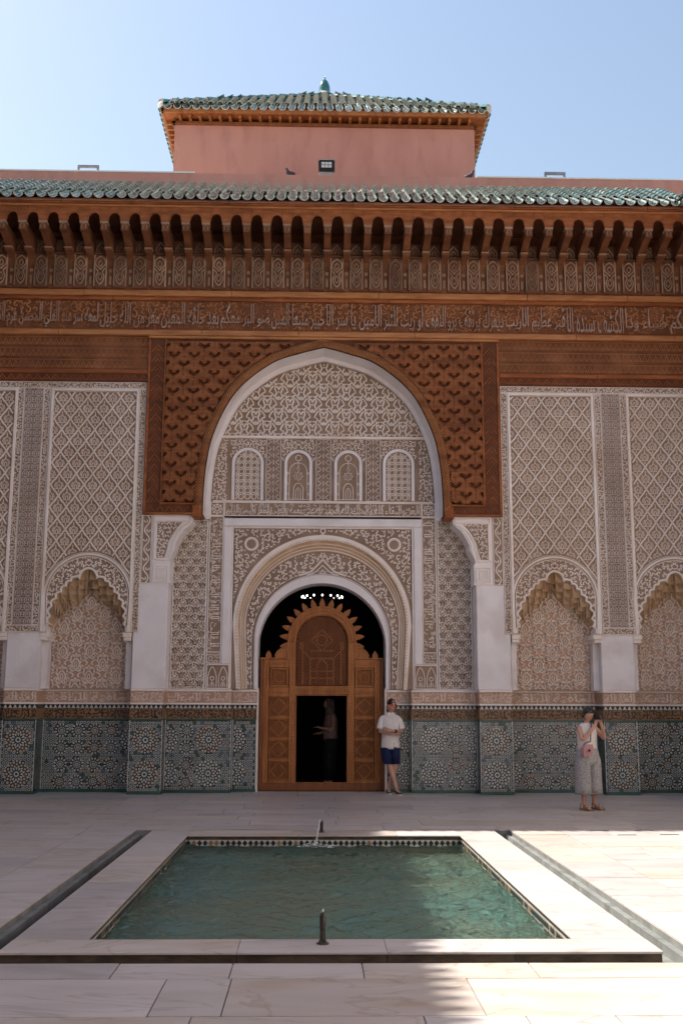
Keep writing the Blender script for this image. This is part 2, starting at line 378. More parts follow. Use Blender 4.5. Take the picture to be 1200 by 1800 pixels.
def curlfill(b, x0, x1, z0, z1, cell, clip=None, y=0.0, mi=0, sym=None, h=.022, wid=1.0, seed=1, dens=1.0):
    r = random.Random(seed); rng = []
    nx = max(1, round((x1-x0)/cell)); nz = max(1, round((z1-z0)/cell)); cx, cz = (x1-x0)/nx, (z1-z0)/nz
    mots = [[(p*cell*1.05, w*cell*wid, h, False)] for p, w, _ in CURLS]
    pl = [[] for _ in mots]
    for i in range(nx):
        for j in range(nz):
            X = x0+(i+.5)*cx+r.uniform(-.12, .12)*cell; Z = z0+(j+.5)*cz+r.uniform(-.12, .12)*cell
            if sym is not None and X < sym-1e-6: continue
            if r.random() > dens: continue
            k = r.randrange(len(mots)); a = r.uniform(0, 2*PI); s = r.choice((-1, 1))
            pl[k].append((X, Z, a, s))
            if sym is not None: pl[k].append((2*sym-X, Z, -a, -s))
    for k, mo in enumerate(mots): tile(b, mo, pl[k], clip, y, mi)
def scrollband(b, x0, x1, z0, z1, y=0.0, mi=0, h=.02):
    """undulating stem with curls along a border strip, horizontal or vertical"""
    vert = (z1-z0) > (x1-x0); L, W = ((z1-z0), (x1-x0)) if vert else ((x1-x0), (z1-z0))
    n = max(2, round(L/(W*1.15))); st = L/n; c = (z0+z1)/2 if not vert else (x0+x1)/2; a0 = z0 if vert else x0
    f = (lambda p: np.stack([c+p[:, 1], a0+p[:, 0]], 1)) if vert else (lambda p: np.stack([a0+p[:, 0], c+p[:, 1]], 1))
    t = np.linspace(0, L, n*6+1); b.stroke(f(np.stack([t, .30*W*np.sin(PI*t/st)], 1)), W*.17, h, y, mi)
    for k in range(n):
        s = 1 if k % 2 == 0 else -1; xm = (k+.5)*st
        b.stroke(f(spiral(xm, -s*W*.12, W*.10, W*.27, s*PI*.2, s*PI*1.55, 7)), W*.16, h, y, mi)
    return b
# ---- Arabic lettering, shaped by hand into joined forms and laid out right to left
NOJOIN = set('اأإآدذرزوؤءةى')
def shape_ar(t):
    nm = {c: unicodedata.name(c) for c in set(t) if c != ' '}; out = []
    for i, c in enumerate(t):
        if c == ' ': out.append(' '); continue
        pv = i > 0 and t[i-1] != ' ' and t[i-1] not in NOJOIN
        nx = i+1 < len(t) and t[i+1] != ' ' and c not in NOJOIN
        form = ' MEDIAL FORM' if pv and nx else ' FINAL FORM' if pv else ' INITIAL FORM' if nx else ' ISOLATED FORM'
        try: out.append(unicodedata.lookup(nm[c]+form))
        except KeyError: out.append(c)
    return ''.join(reversed(out))
def textmesh(t, ext, size=1.0):
    cu = bpy.data.curves.new('lettering', 'FONT'); cu.body = shape_ar(t); cu.size = size; cu.resolution_u = 2; cu.extrude = ext
    cu.offset = .004*size
    o = bpy.data.objects.new('lettering', cu); COL.objects.link(o)
    me = o.evaluated_get(bpy.context.evaluated_depsgraph_get()).to_mesh()
    V = np.zeros(len(me.vertices)*3); me.vertices.foreach_get('co', V); V = V.reshape(-1, 3)
    F = [tuple(p.vertices) for p in me.polygons]
    bpy.data.objects.remove(o); bpy.data.curves.remove(cu); return V, F
def lettering(b, t, x0, x1, z0, z1, y, depth, tall=True, mi=0):
    """letters in a band: bowls low, the uprights stretched to the full band height"""
    V, F = textmesh(t, .5); X, Z, Y = V[:, 0].copy(), V[:, 1].copy(), V[:, 2].copy()
    X = x0+(X-X.min())/(X.max()-X.min())*(x1-x0)
    zb = .34; H = z1-z0; lo = Z.min(); hi = max(Z.max(), .75)
    if tall: Zn = np.where(Z < zb, (Z-lo)/(zb-lo)*.40, .40+(Z-zb)/(hi-zb)*.58)
    else: Zn = (Z-lo)/(hi-lo)
    b.add(np.stack([X, y-depth*(Y+.5), z0+Zn*H], 1), F, mi)
def skinmesh(J, E, sub=1):
    """J: name -> (x, y, z, r); E: pairs"""
    names = list(J); me = bpy.data.meshes.new('skin')
    me.from_pydata([J[k][:3] for k in names], [(names.index(a), names.index(c)) for a, c in E], [])
    o = bpy.data.objects.new('skin', me); COL.objects.link(o)
    o.modifiers.new('s', 'SKIN'); me.skin_vertices.new() if not me.skin_vertices else None
    for i, k in enumerate(names):
        sv = me.skin_vertices[0].data[i]; sv.radius = (J[k][3], J[k][3]); sv.use_root = (i == 0)
    sm = o.modifiers.new('u', 'SUBSURF'); sm.levels = sub; sm.render_levels = sub
    ev = o.evaluated_get(bpy.context.evaluated_depsgraph_get()).to_mesh()
    V = np.zeros(len(ev.vertices)*3); ev.vertices.foreach_get('co', V); F = [tuple(p.vertices) for p in ev.polygons]
    bpy.data.objects.remove(o); return V.reshape(-1, 3), F

# ================================================================== SETTING
PX, PY0, PY1 = 1.665, -12.13, -6.28           # pool inner edge
CXO, CY0, CY1 = 2.17, -12.52, -5.76          # coping outer edge
DX, DY0, DY1 = 2.38, -12.82, -5.67           # drain channel outer edge
XW = 7.66                                    # inner face of the side wings
YS = -24.5                                   # inner face of the wing behind the camera
o = B().add([(-900, -900, -1.4), (900, -900, -1.4), (900, 900, -1.4), (-900, 900, -1.4)], [(0, 1, 2, 3)]).obj('ground', 'earth'); o['kind'] = 'structure'
def ringquads(b, xo0, xo1, yo0, yo1, xi0, xi1, yi0, yi1, z, mi=0):
    for x0, x1, y0, y1 in ((xo0, xo1, yo0, yi0), (xo0, xo1, yi1, yo1), (xo0, xi0, yi0, yi1), (xi1, xo1, yi0, yi1)):
        b.add([(x0, y0, z), (x1, y0, z), (x1, y1, z), (x0, y1, z)], [(0, 1, 2, 3)], mi)
b = B(); ringquads(b, -7.85, 7.85, YS-.2, .6, -DX, DX, DY0, DY1, -.012)
floor = b.obj('floor', 'joint'); floor['kind'] = 'structure'
# ---- marble slabs
SLAB = {}
for mname in ('marble', 'marble_warm', 'marble_grey'):
    b = B(); c = .006
    V = [(-.5, -.5, -1), (.5, -.5, -1), (.5, .5, -1), (-.5, .5, -1), (-.5, -.5, 0), (.5, -.5, 0), (.5, .5, 0), (-.5, .5, 0)]
    b.add(V, [(4, 5, 6, 7), (0, 1, 5, 4), (1, 2, 6, 5), (2, 3, 7, 6), (3, 0, 4, 7)]); SLAB[mname] = b.mesh('slab', mname)
rest = B(); slab_n = [0]; rs = random.Random(5)
def slab(x0, x1, y0, y1, m=None):
    g = .0042; m = m or rs.choices(('marble', 'marble_warm', 'marble_grey'), (6, 3, 1.2))[0]
    cx, cy = (x0+x1)/2, (y0+y1)/2; dz = rs.uniform(-.0015, .0015)
    dist = cy-CAMY; lim = .345*dist+1.0
    if dist > 4.6 and abs(cx-CAMX) < lim+(x1-x0)/2 and slab_n[0] < 300:
        slab_n[0] += 1
        put('slab', SLAB[m], floor, (cx, cy, dz), (rs.uniform(-.0012, .0012), rs.uniform(-.0012, .0012), 0), (x1-x0-2*g, y1-y0-2*g, .05))
    else: rest.box(x0+g, x1-g, y0+g, y1-g, -.05, 0)
def row(x0, x1, y0, y1, lo=.8, hi=1.8, cuts=None, first=None):
    if cuts is None:
        cuts = [x0]; x = x0+(first if first else rs.uniform(.3, hi))
        while x < x1-.35: cuts.append(x); x += rs.uniform(lo, hi)
        cuts.append(x1)
    for a, c in zip(cuts[:-1], cuts[1:]): slab(a, c, y0, y1)
# in front of the pool (joints read off the photograph)
row(-7.72, 7.72, -13.20, DY0, cuts=[-7.72, -5.6, -4.1, -2.9, -1.32, -.62, .18, 1.22, 2.6, 4.2, 5.9, 7.72])
row(-7.72, 7.72, -13.97, -13.20, cuts=[-7.72, -6.0, -4.4, -2.6, -.98, -.60, .78, 2.4, 3.9, 5.6, 7.72])
y = -13.97
for k in range(16):
    d = rs.uniform(.45, .8); row(-7.72, 7.72, y-d, y, .9, 1.9) if k else row(-7.72, 7.72, y-d, y, cuts=[-7.72, -5.4, -3.7, -2.2, -.75, .45, .98, 1.45, 2.9, 4.5, 6.1, 7.72])
    y -= d
    if y < YS: break
# both sides of the pool
for s in (-1, 1):
    yy = DY0; a, c = (DX, 3.0) if s > 0 else (-3.0, -DX)
    while yy < DY1-.05:
        d = min(rs.uniform(.8, 1.5), DY1-yy); d = DY1-yy if DY1-yy-d < .4 else d
        slab(a, c, yy, yy+d); yy += d
    yy = DY0
    while yy < DY1-.05:
        d = rs.uniform(.42, .85); d = DY1-yy if DY1-yy-d < .35 else d
        row(*((3.0, 7.72) if s > 0 else (-7.72, -3.0)), yy, yy+d, 1.0, 2.2); yy += d
# between the pool and the facade
yy = DY1
while yy < .25:
    d = rs.uniform(.42, .66); d = .30-yy if .30-yy-d < .3 else d
    row(-7.72, 7.72, yy, yy+d, .7, 1.7); yy += d
rest.obj('slab', 'marble', floor, kind='stuff')
# slotted floor drains in the sunlit paving
for x, y in ((3.74, -6.24), (4.28, -6.2), (3.52, -5.78), (4.1, -5.75)):
    t = empty('floor_drain', (x, y, .001), 'small slotted drain in the sunlit paving, '+('nearer' if y < -6 else 'farther')+' pair, '+('left' if x < 4 else 'right')+' one', 'drain', 'slotted drains in the paving')
    b = B(); b.box(-.12, .12, -.014, .014, 0, .003); b.obj('grate', 'iron_grey', t)
    b = B(); b.box(-.11, .11, -.006, .006, .0031, .0052); b.obj('slot', 'black_metal', t)
# ---- drain channel round the pool
ch = B(); ringquads(ch, -DX, DX, DY0, DY1, -CXO+.03, CXO-.03, CY0+.03, CY1-.03, -.13)
for x0, x1, y0, y1 in ((-DX, -DX, DY0, DY1), (DX, DX, DY0, DY1), (-DX, DX, DY0, DY0), (-DX, DX, DY1, DY1)):
    ch.add([(x0, y0, -.13), (x1, y1, -.13), (x1, y1, -.012), (x0, y0, -.012)], [(0, 1, 2, 3)])
chan = ch.obj('drain_channel', 'channel_stone'); chan['kind'] = 'structure'
for s in (-1, 1):        # stepped lip along the outer side of the channel, in lengths
    yy = DY0+.02
    while yy < DY1-.1:
        d = min(rs.uniform(.7, 1.3), DY1-.02-yy)
        b = B(); b.box(DX-.055, DX-.002, yy+.003, yy+d-.003, -.128, -.055) if s > 0 else b.box(-DX+.002, -DX+.055, yy+.003, yy+d-.003, -.128, -.055)
        b.obj('lip_stone', 'channel_stone', chan); yy += d
# ---- pool
pool = empty('pool', (0, (PY0+PY1)/2, -.03), 'rectangular marble pool sunk in the middle of the courtyard floor', 'pool')
pc = (PY0+PY1)/2
def coping(x0, x1, y0, y1, m, ax):
    g = .0012; b = B(); x0, x1, y0, y1 = x0+g, x1-g, y0-pc+g, y1-pc-g
    V = []
    for zz, e in ((-.125, .020), (.010, .020), (.014, 0), (.026, 0), (.03, .004)):
        ex, ey = (min(e, .001), e) if ax else (e, min(e, .001))
        V += [(x0+ex, y0+ey, zz), (x1-ex, y0+ey, zz), (x1-ex, y1-ey, zz), (x0+ex, y1-ey, zz)]
    F = [(16, 17, 18, 19)]
    G = []
    for k in range(4):
        for i in range(4):
            j = (i+1) % 4; (G if k < 2 else F).append((k*4+i, k*4+j, k*4+4+j, k*4+4+i))
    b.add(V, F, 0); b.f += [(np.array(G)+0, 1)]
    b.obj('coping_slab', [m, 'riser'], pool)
for i, (a, c) in enumerate(((-CXO, -.62), (-.62, .36), (.36, 1.20), (1.20, CXO))): coping(a, c, CY0, PY0, ('marble_warm', 'marble', 'marble', 'marble')[i], 1)
for i, (a, c) in enumerate(((-PX, -.4), (-.4, .9), (.9, PX))): coping(a, c, PY1, CY1, ('marble_warm', 'marble_warm', 'marble')[i], 1)
ys = [PY0, -11.55, -10.6, -9.75, -8.7, -7.75, -7.05, CY1]
for k in range(7):
    coping(-CXO, -PX, ys[k], ys[k+1], rs.choice(('marble', 'marble_warm', 'marble_grey', 'marble')), 0)
ys = [PY0, -11.2, -10.2, -9.0, -8.0, -6.9, CY1]
for k in range(6): coping(PX, CXO, ys[k], ys[k+1], 'marble', 0)
b = B(); e = .025; zb = -.50
xa, xb, ya, yb = -PX-e, PX+e, PY0-e-pc, PY1+e-pc
b.add([(xa, ya, zb), (xb, ya, zb), (xb, yb, zb), (xa, yb, zb), (xa, ya, -.024), (xb, ya, -.024), (xb, yb, -.024), (xa, yb, -.024)],
      [(0, 1, 2, 3), (0, 4, 5, 1), (1, 5, 6, 2), (2, 6, 7, 3), (3, 7, 4, 0)])
basin = b.obj('basin', 'pool_tile', pool)
b = B(); d = B()         # frieze of lozenge tiles under the coping
def frieze(p0, p1, nrm):
    p0, p1, nrm = map(np.array, (p0, p1, nrm)); L = np.linalg.norm(p1-p0); u = (p1-p0)/L; n = int(L/.068); st = L/n
    q = [p0+nrm*.004, p1+nrm*.004]; V = [(*q[0], -.105), (*q[1], -.105), (*q[1], -.027), (*q[0], -.027)]; b.add(V, [(0, 1, 2, 3)])
    for i in range(n):
        c = p0+u*(i+.5)*st+nrm*.009; r = .031
        V = [(*(c-u*r), -.065), (*c, -.065-.037), (*(c+u*r), -.065), (*c, -.065+.037)]
        d.add(V, [(0, 1, 2, 3)], 1 if rs.random() < .16 else 0)
frieze((xa, yb), (xb, yb), (0, -1)); frieze((xa, ya), (xa, yb), (1, 0)); frieze((xb, yb), (xb, ya), (-1, 0)); frieze((xb, ya), (xa, ya), (0, 1))
fz = b.obj('tile_frieze', 'z_white', pool); d.obj('lozenge_tile', ['z_black', 'z_brown'], fz, kind='stuff')
# ---- water
nx, ny = 380, 660; gx = np.linspace(-PX-.02, PX+.02, nx); gy = np.linspace(PY0-.02, PY1+.02, ny); X, Y = np.meshgrid(gx, gy, indexing='ij')
Z = np.zeros_like(X)
for k in range(44):
    a = RNG.uniform(0, 2*PI); wl_ = .045*(.45/.045)**RNG.rand(); kk = 2*PI/wl_; Z += .068/kk*np.sin(kk*(X*math.cos(a)+Y*math.sin(a))+RNG.uniform(0, 6))
for cx, cy, am in ((-.02, -6.75, .010), (0.0, -11.85, .009)):
    rr = np.hypot(X-cx, Y-cy); Z += am*np.exp(-rr/.5)*np.sin(rr*2*PI/.13)
I, Jj = np.meshgrid(np.arange(nx-1), np.arange(ny-1), indexing='ij'); q = (I*ny+Jj).ravel()
b = B(); b.add(np.stack([X, Y, Z-.128], -1).reshape(-1, 3), np.stack([q, q+ny, q+ny+1, q+1], 1))
wt = b.obj('water', 'water', smooth=True); wt['kind'] = 'structure'
wt.cycles.is_caustics_caster = True; basin.cycles.is_caustics_receiver = True; sun_d.cycles.is_caustics_light = True
# ---- spouts
def spout(loc, hgt, label, rz, sc=1.0):
    t = empty('fountain_spout', loc, label, 'fountain spout', 'bronze spouts of the pool', rz)
    b = B(); b.lathe([(.042*sc, 0), (.044*sc, .006), (.030*sc, .012), (.024*sc, .025)], 12); b.obj('base', 'bronze', t, smooth=True)
    pts = crom([(0, 0, .02), (0, .006, hgt*.4), (0, .004, hgt*.75), (0, .03, hgt*.95), (0, .05, hgt*.98)], 4)
    b = B(); b.tube(pts, np.interp(np.linspace(0, 1, len(pts)), [0, .3, .6, .85, 1], [.022*sc, .02*sc, .023*sc, .018*sc, .012*sc]), 9); b.obj('stem', 'bronze', t, smooth=True)
    b = B(); b.ball((0, .02, hgt*.9), (.022*sc, .03*sc, .03*sc)); b.tube([(0, .0, hgt*.93), (0, -.005, hgt*1.04)], [.01*sc, .004*sc], 6); b.obj('head', 'bronze', t, smooth=True)
    return t
spout((-.06, -12.28, .0), .185, 'bronze spout on the near marble rim of the pool', 0)
spout((-.03, -5.97, .0), .13, 'bronze spout on the far marble rim of the pool', PI)
def jet(loc, pts, label, rsplash):
    t = empty('water_jet', loc, label, 'water jet', 'water jets of the pool')
    p = crom(pts, 6); r = np.linspace(.006, .013, len(p))*(1+.25*np.sin(np.arange(len(p))*1.9)); b = B(); b.tube(p, r, 7); b.obj('stream', 'foam', t, smooth=True)
    b = B(); rj = random.Random(3); end = p[-1]
    for k in range(60):
        a = rj.uniform(0, 2*PI); d = rsplash*rj.random()**.6; s = rj.uniform(.006, .02)
        b.ball((end[0]+d*math.cos(a)*1.6, end[1]+d*math.sin(a), end[2]+rj.uniform(0, .05)*(1-d/rsplash)), (s*1.8, s*1.3, s*.5), 6, 4)
    b.obj('splash', 'foam', t, smooth=True, kind='stuff')
jet((-.03, -6.0, -.03), [(-.01, -.02, .165), (-.02, -.07, .20), (-.03, -.16, .16), (-.05, -.26, .05), (-.07, -.33, -.09)], 'thin water jet falling from the far spout into the pool', .16)
jet((-.06, -12.2, -.03), [(.0, .03, .215), (.0, .08, .22), (.0, .16, .15), (.0, .23, .03), (.0, .28, -.09)], 'thin water jet from the near spout falling behind it', .17)

# ================================================================== FACADE
PF, WF, PB = -.42, -.47, .10        # pier front, timber front, portal panel plane
fac = empty('courtyard_facade', (0, 0, 0), 'tall carved stucco and cedar facade with an arched portal and mosaic dado', 'building')
def sx(s, a, c): return (a, c) if s > 0 else (-c, -a)
def bx(name, m, x0, x1, y0, y1, z0, z1, parent=fac, bev=0.0, label=None): return B().box(x0, x1, y0, y1, z0, z1, 0, bev).obj(name, m, parent, label=label)
def archcurve(rx, zc, rz, zb, xb, n=36, m=4):
    a = np.linspace(PI, 0, n); c = np.stack([rx*np.cos(a), zc+rz*np.sin(a)], 1)
    l = np.stack([np.linspace(-xb, -rx, m, endpoint=False), np.linspace(zb, zc, m, endpoint=False)], 1)
    return np.vstack([l, c, (l*np.array([-1, 1]))[::-1]])
def at(P, y): P = np.asarray(P); return np.stack([P[:, 0], np.full(len(P), float(y)), P[:, 1]], 1)
def offs(P, d):
    P = np.asarray(P, float); t = np.gradient(P, axis=0); L = np.hypot(t[:, 0], t[:, 1])+1e-9
    return np.stack([P[:, 0]-t[:, 1]/L*d, P[:, 1]+t[:, 0]/L*d], 1)
# ---- core walls
for s in (-1, 1):
    bx('wall', 'plaster', *sx(s, 2.82, 7.85), .12, 1.0, -.6, 7.5)
    bx('wall', 'plaster', *sx(s, 1.19, 2.82), .30, 1.0, -.6, 3.9)
    bx('wall', 'plaster', *sx(s, 1.86, 2.82), PB, .30, 1.83, 5.06)          # plane behind the portal's side panels
bx('wall', 'plaster', -2.82, 2.82, .30, 1.0, 3.9, 12.0)
for s in (-1, 1): bx('wall', 'wood_dark', *sx(s, 2.4, 7.85), -.40, .3, 7.52, 11.4)
bx('wall', 'wood_dark', -2.4, 2.4, -.40, .3, 8.36, 11.4)
# ---- dado: mosaic panels, carved tile band, merlon frieze, lettered stucco band
ZLO, ZHI = .06, 1.25
hexring = B(); a6 = np.arange(6)*PI/3+PI/6
def polyring(b, c, r0, r1, n, y, mi=0, ph=0.0):
    a = np.arange(n)*2*PI/n+ph; A = np.stack([c[0]+r0*np.cos(a), c[1]+r0*np.sin(a)], 1); C = np.stack([c[0]+r1*np.cos(a), c[1]+r1*np.sin(a)], 1)
    b.ruled(at(C, y), at(A, y), mi, True); b.ruled(at(C, y+.004), at(C, y), mi, True)
def kite(b, c, a, r0, r1, w, y, mi=0, mid=.6):
    u = np.array([math.cos(a), math.sin(a)]); v = np.array([-u[1], u[0]]); rm = r0+(r1-r0)*mid
    P = [c+u*r0, c+u*rm-v*w/2, c+u*r1, c+u*rm+v*w/2]; P = [tuple(p) for p in P]
    b.prism(P, y, y+.004, mi, back=False)
def rosette_mesh(big, var):
    b = B(); c = np.zeros(2); n = 12
    mo = {0: 1, 1: 0, 2: 2}[var]                      # material of the outer ring
    R0 = .24 if big else .132
    b.lathe([(R0, 0), (R0, .003)], 24, axis=1, mi=3)
    polyring(b, c, .11*R0, .2*R0, 10, -.006, 0)
    for k in range(n):
        a = 2*PI*k/n
        kite(b, c, a, .27*R0, .52*R0, .14*R0, -.006, 0, .65)
        if big:
            kite(b, c, a+PI/n, .44*R0, .66*R0, .13*R0, -.006, 0, .5)
            kite(b, c, a, .60*R0, .80*R0, .20*R0, -.006, mo, .5)
            kite(b, c, a+PI/n, .74*R0, .98*R0, .22*R0, -.006, mo, .5)
            kite(b, c, a, .84*R0, .99*R0, .14*R0, -.006, 0, .5)
        else:
            kite(b, c, a+PI/n, .58*R0, .98*R0, .24*R0, -.006, mo, .55)
    return b.mesh('rosette', ['z_white', 'z_ochre', 'z_blue', 'z_dark'])
ROS = {(g, v): rosette_mesh(g, v) for g in (True, False) for v in (0, 1, 2)}
rz_ = random.Random(21)
MERLON = None
def zfield(b, x0, x1, circles, y):
    p = .066; nz = int((ZHI-ZLO)/(p*.866)); 
    for j in range(nz+1):
        z = ZLO+.02+j*(ZHI-ZLO-.04)/nz; n = int((x1-x0)/p)
        for i in range(n+1):
            x = x0+.5*((x1-x0)-n*p)+i*p+(p/2 if j % 2 else 0)
            if x < x0+.026 or x > x1-.026: continue
            if any((x-a)**2+(z-c)**2 < (r-.008)**2 for a, c, r in circles): continue
            q = rz_.random(); mi = 0 if q < .82 else 1 if q < .89 else 2 if q < .95 else 3
            polyring(b, (x, z), .0150, .0290, 6, y, mi, PI/6); b.prism([(x+.033, z+.009), (x+.040, z+.019), (x+.033, z+.029), (x+.026, z+.019)], y, y+.004, rz_.choice((0, 3, 3)), False)
        if j < nz:
            pass
def dado(x0, x1, y, ros, yb=.5, text=''):
    """one flat stretch of dado between x0 and x1 whose face stands at y"""
    t = part('mosaic_panel', ((x0+x1)/2, y, 0), fac); cx = (x0+x1)/2
    B().box(x0-cx, x1-cx, 0, yb-y, ZLO, ZHI+.03).obj('panel_ground', 'z_dark', t)
    b = B(); b.box(x0-cx, x1-cx, -.012, yb-y, -.02, ZLO); b.box(x0-cx, x1-cx, -.004, yb-y-.01, ZHI+.03, ZHI+.055); b.obj('green_border', 'z_green', t)
    for a_ in (x0-cx+.002, x1-cx-.014): B().box(a_, a_+.012, -.010, .004, ZLO, ZHI+.03).obj('edge_bead', 'z_white', t)
    circ = []
    for (rx, rz, big) in ros:
        r0 = .24 if big else .132
        full = (rx-r0 > x0-.005) and (rx+r0 < x1+.005); circ.append((rx, rz, r0))
        v = rz_.choices((0, 1), (3, 7) if not big else (7, 3))[0]
        if full: put('rosette', ROS[(big, v)], t, (rx-cx, -.001, rz))
        else:                                          # a rosette cut off by the panel edge
            me = ROS[(big, 1)].copy(); V = np.zeros(len(me.vertices)*3); me.vertices.foreach_get('co', V); V = V.reshape(-1, 3)
            V[:, 0] = np.clip(V[:, 0], x0+.016-rx, x1-.016-rx); me.vertices.foreach_set('co', V.ravel()); me.update()
            put('rosette', me, t, (rx-cx, -.001, rz))
    b = B(); zfield(b, x0, x1, circ, -.005)
    if b.n:
        V = b.v; 
        for a in V: a[:, 0] -= cx
        b.obj('mosaic_field', ['z_grey', 'z_ochre', 'z_blue', 'z_green'], t, kind='stuff')
    # carved black-on-ochre tile band
    u = part('carved_tile_band', (cx, y, 0), fac); z0, z1 = 1.305, 1.482
    B().box(x0-cx, x1-cx, 0, yb-y, z0, z1).obj('band_ground', 'z_brown', u)
    b = B(); curlfill(b, x0-cx, x1-cx, z0+.005, z1-.005, .062, rectclip(x0-cx+.008, x1-cx-.008, z0+.006, z1-.006), 0, 0, h=.006, wid=1.15, seed=int(abs(cx)*100)+3)
    n = max(1, int((x1-x0)/.22))
    for k in range(n): b.stroke([(x0-cx+(k+.5)*(x1-x0)/n, z0+.02), (x0-cx+(k+.5)*(x1-x0)/n+.005, z1-.012)], .016, .007)
    b.obj('band_ornament', 'z_black', u, kind='stuff')
    # merlon frieze
    u = part('merlon_frieze', (cx, y, 0), fac); z0, z1 = 1.482, 1.556
    B().box(x0-cx, x1-cx, -.003, yb-y-.02, z0, z1).obj('frieze_ground', 'z_black', u)
    b = B(); n = max(2, round((x1-x0)/.082)); p = (x1-x0)/n
    for k in range(n):
        c = x0-cx+(k+.5)*p
        b.prism([(c-.036, z0+.008), (c+.036, z0+.008), (c+.018, z0+.036), (c+.006, z1-.008), (c-.006, z1-.008), (c-.018, z0+.036)], -.007, -.002, 0, False)
    b.obj('merlon_tile', 'z_white', u, kind='stuff')
    # stucco ledges and lettered band
    u = part('lettered_band', (cx, y, 0), fac)
    b = B(); b.box(x0-cx, x1-cx, -.022, yb-y-.03, 1.556, 1.588, 0, .005); b.box(x0-cx, x1-cx, -.026, yb-y-.03, 1.79, 1.83, 0, .006); b.obj('moulding', 'stucco', u)
    B().box(x0-cx, x1-cx, 0.004, yb-y-.03, 1.588, 1.79).obj('band_ground', 'stucco_rose', u)
    b = B(); curlfill(b, x0-cx, x1-cx, 1.60, 1.785, .066, rectclip(x0-cx+.01, x1-cx-.01, 1.597, 1.783), .004, 0, h=.008, wid=.75, seed=int(abs(cx)*77)+9, dens=.75)
    if text: lettering(b, text, x0-cx+.03, x1-cx-.03, 1.60, 1.785, .004, .014)
    b.obj('lettering', 'stucco_warm', u)
def bigpair(x): return [(x, .345, True), (x, .935, True)]
T = ['العافية الباقية', 'بركة محمد', 'الملك لله', 'الحمد لله على', 'نعمه وهو', 'العز لله', 'النصر والتمكين', 'لله الامر']
for s in (-1, 1):
    dado(*sx(s, 2.82, 3.41), PF, bigpair(s*3.115), text=T[1])
    dado(*sx(s, 5.05, 5.65), PF, bigpair(s*5.35), text=T[5])
    dado(*sx(s, 7.25, 7.72), PF, [], text='')
    for xc in (4.23, 6.45):
        a, c = (3.41, 5.05) if xc < 5 else (5.65, 7.25)
        ros = [(s*(xc+dx), z, False) for dx in (-.42, -.12, .18, .48) for z in (.185, .487, .79, 1.09)]
        ros += [(s*(a), .345, True), (s*(a), .935, True)]
        dado(*sx(s, a, c), .08, [r for r in ros], text=T[0] if xc < 5 else T[6])
    ros = bigpair(s*2.03)+[(s*2.43, z, False) for z in (.185, .487, .79, 1.09)]+bigpair(s*2.82)
    dado(*sx(s, 1.63, 2.82), -.08, ros, text=T[3])
    dado(*sx(s, 1.19, 1.63), .18, bigpair(s*1.63), yb=.6, text=T[2])
    bx('jamb_bead', 'stucco', *sx(s, 1.165, 1.19), .17, .6, 0, 1.86)

# ---- piers
for s in (-1, 1):
    bx('pier', 'plaster', *sx(s, 2.80, 3.41), PF, .3, 1.83, 4.98, bev=.012, label='plain white pier beside the portal')
    bx('pier', 'plaster', *sx(s, 3.31, 3.41), PF, .3, 4.98, 7.5)
    bx('pier', 'plaster', *sx(s, 5.05, 5.65), PF, .3, 1.83, 7.5, bev=.012)
    bx('pier', 'plaster', *sx(s, 7.25, 7.85), PF, .3, 1.83, 7.5)

# ---- motifs
def LOZ(w, h):
    e = mir([(crom([(0, h/2), (w*.10, h*.40), (w*.20, h*.28), (w*.36, h*.16), (w/2, 0)], 2), .032, .030, False)])
    return e
def LOZIN(w, h):
    m = mir([(crom([(w*.15, -h*.17), (w*.17, -.01*h), (w*.09, .10*h), (w*.035, .13*h), (0, .21*h)], 2), .019, .022, False),
             (crom([(w*.25, -h*.10), (w*.24, .02*h), (w*.17, .12*h)], 2), .016, .018, False),
             (crom([(w*.07, -h*.17), (w*.07, -.05*h), (0, .02*h)], 2), .018, .020, False)])
    m += [(np.array([(-w*.27, -h*.18), (0, -h*.18), (w*.27, -h*.18)]), .016, .016, False), (np.array([(0, .22*h), (0, .33*h)]), .02, .02, False),
          (np.array([(0, -.22*h), (0, -.34*h)]), .022, .02, False)]
    return m
def OGEE(w, h):
    """symmetrical arabesque cell of width w and height h, half-drop repeat"""
    m = mir([(crom([(0, h*.50), (w*.10, h*.36), (w*.34, h*.22), (w*.47, 0), (w*.34, -h*.2), (w*.10, -h*.36), (0, -h*.5)], 3), .020, .022, False),
             (spiral(w*.16, h*.02, w*.03, w*.13, -PI*.2, PI*1.5, 8), .019, .022, False),
             (crom([(0, -h*.30), (w*.10, -h*.16), (w*.24, -h*.14), (w*.28, -h*.02)], 3), .018, .02, False),
             (crom([(w*.05, h*.10), (w*.12, h*.22), (0, h*.34)], 3), .02, .022, False)])
    return m+[(np.array([(0, -h*.12), (0, h*.02)]), .026, .022, False)]
def HEART(w, h):
    m = mir([(crom([(0, h*.10), (w*.08, h*.24), (w*.17, h*.16), (w*.10, -h*.02), (w*.15, -h*.14), (w*.06, -h*.24), (0, -h*.16)], 3), .034, .026, False),
             (crom([(w*.18, -h*.20), (w*.27, -h*.05), (w*.40, h*.02), (w*.33, h*.17), (w*.24, h*.26)], 3), .030, .026, False),
             (crom([(w*.02, h*.36), (w*.14, h*.33), (w*.22, h*.41), (w*.33, h*.36), (w*.40, h*.24), (w*.5, h*.22)], 3), .030, .026, False),
             (spiral(w*.36, -h*.22, w*.02, w*.07, 0, PI*1.6, 7), .026, .026, False)])
    return m+[(crom([(-w*.04, 0), (0, h*.03), (w*.04, 0)], 2), .03, .024, False)]
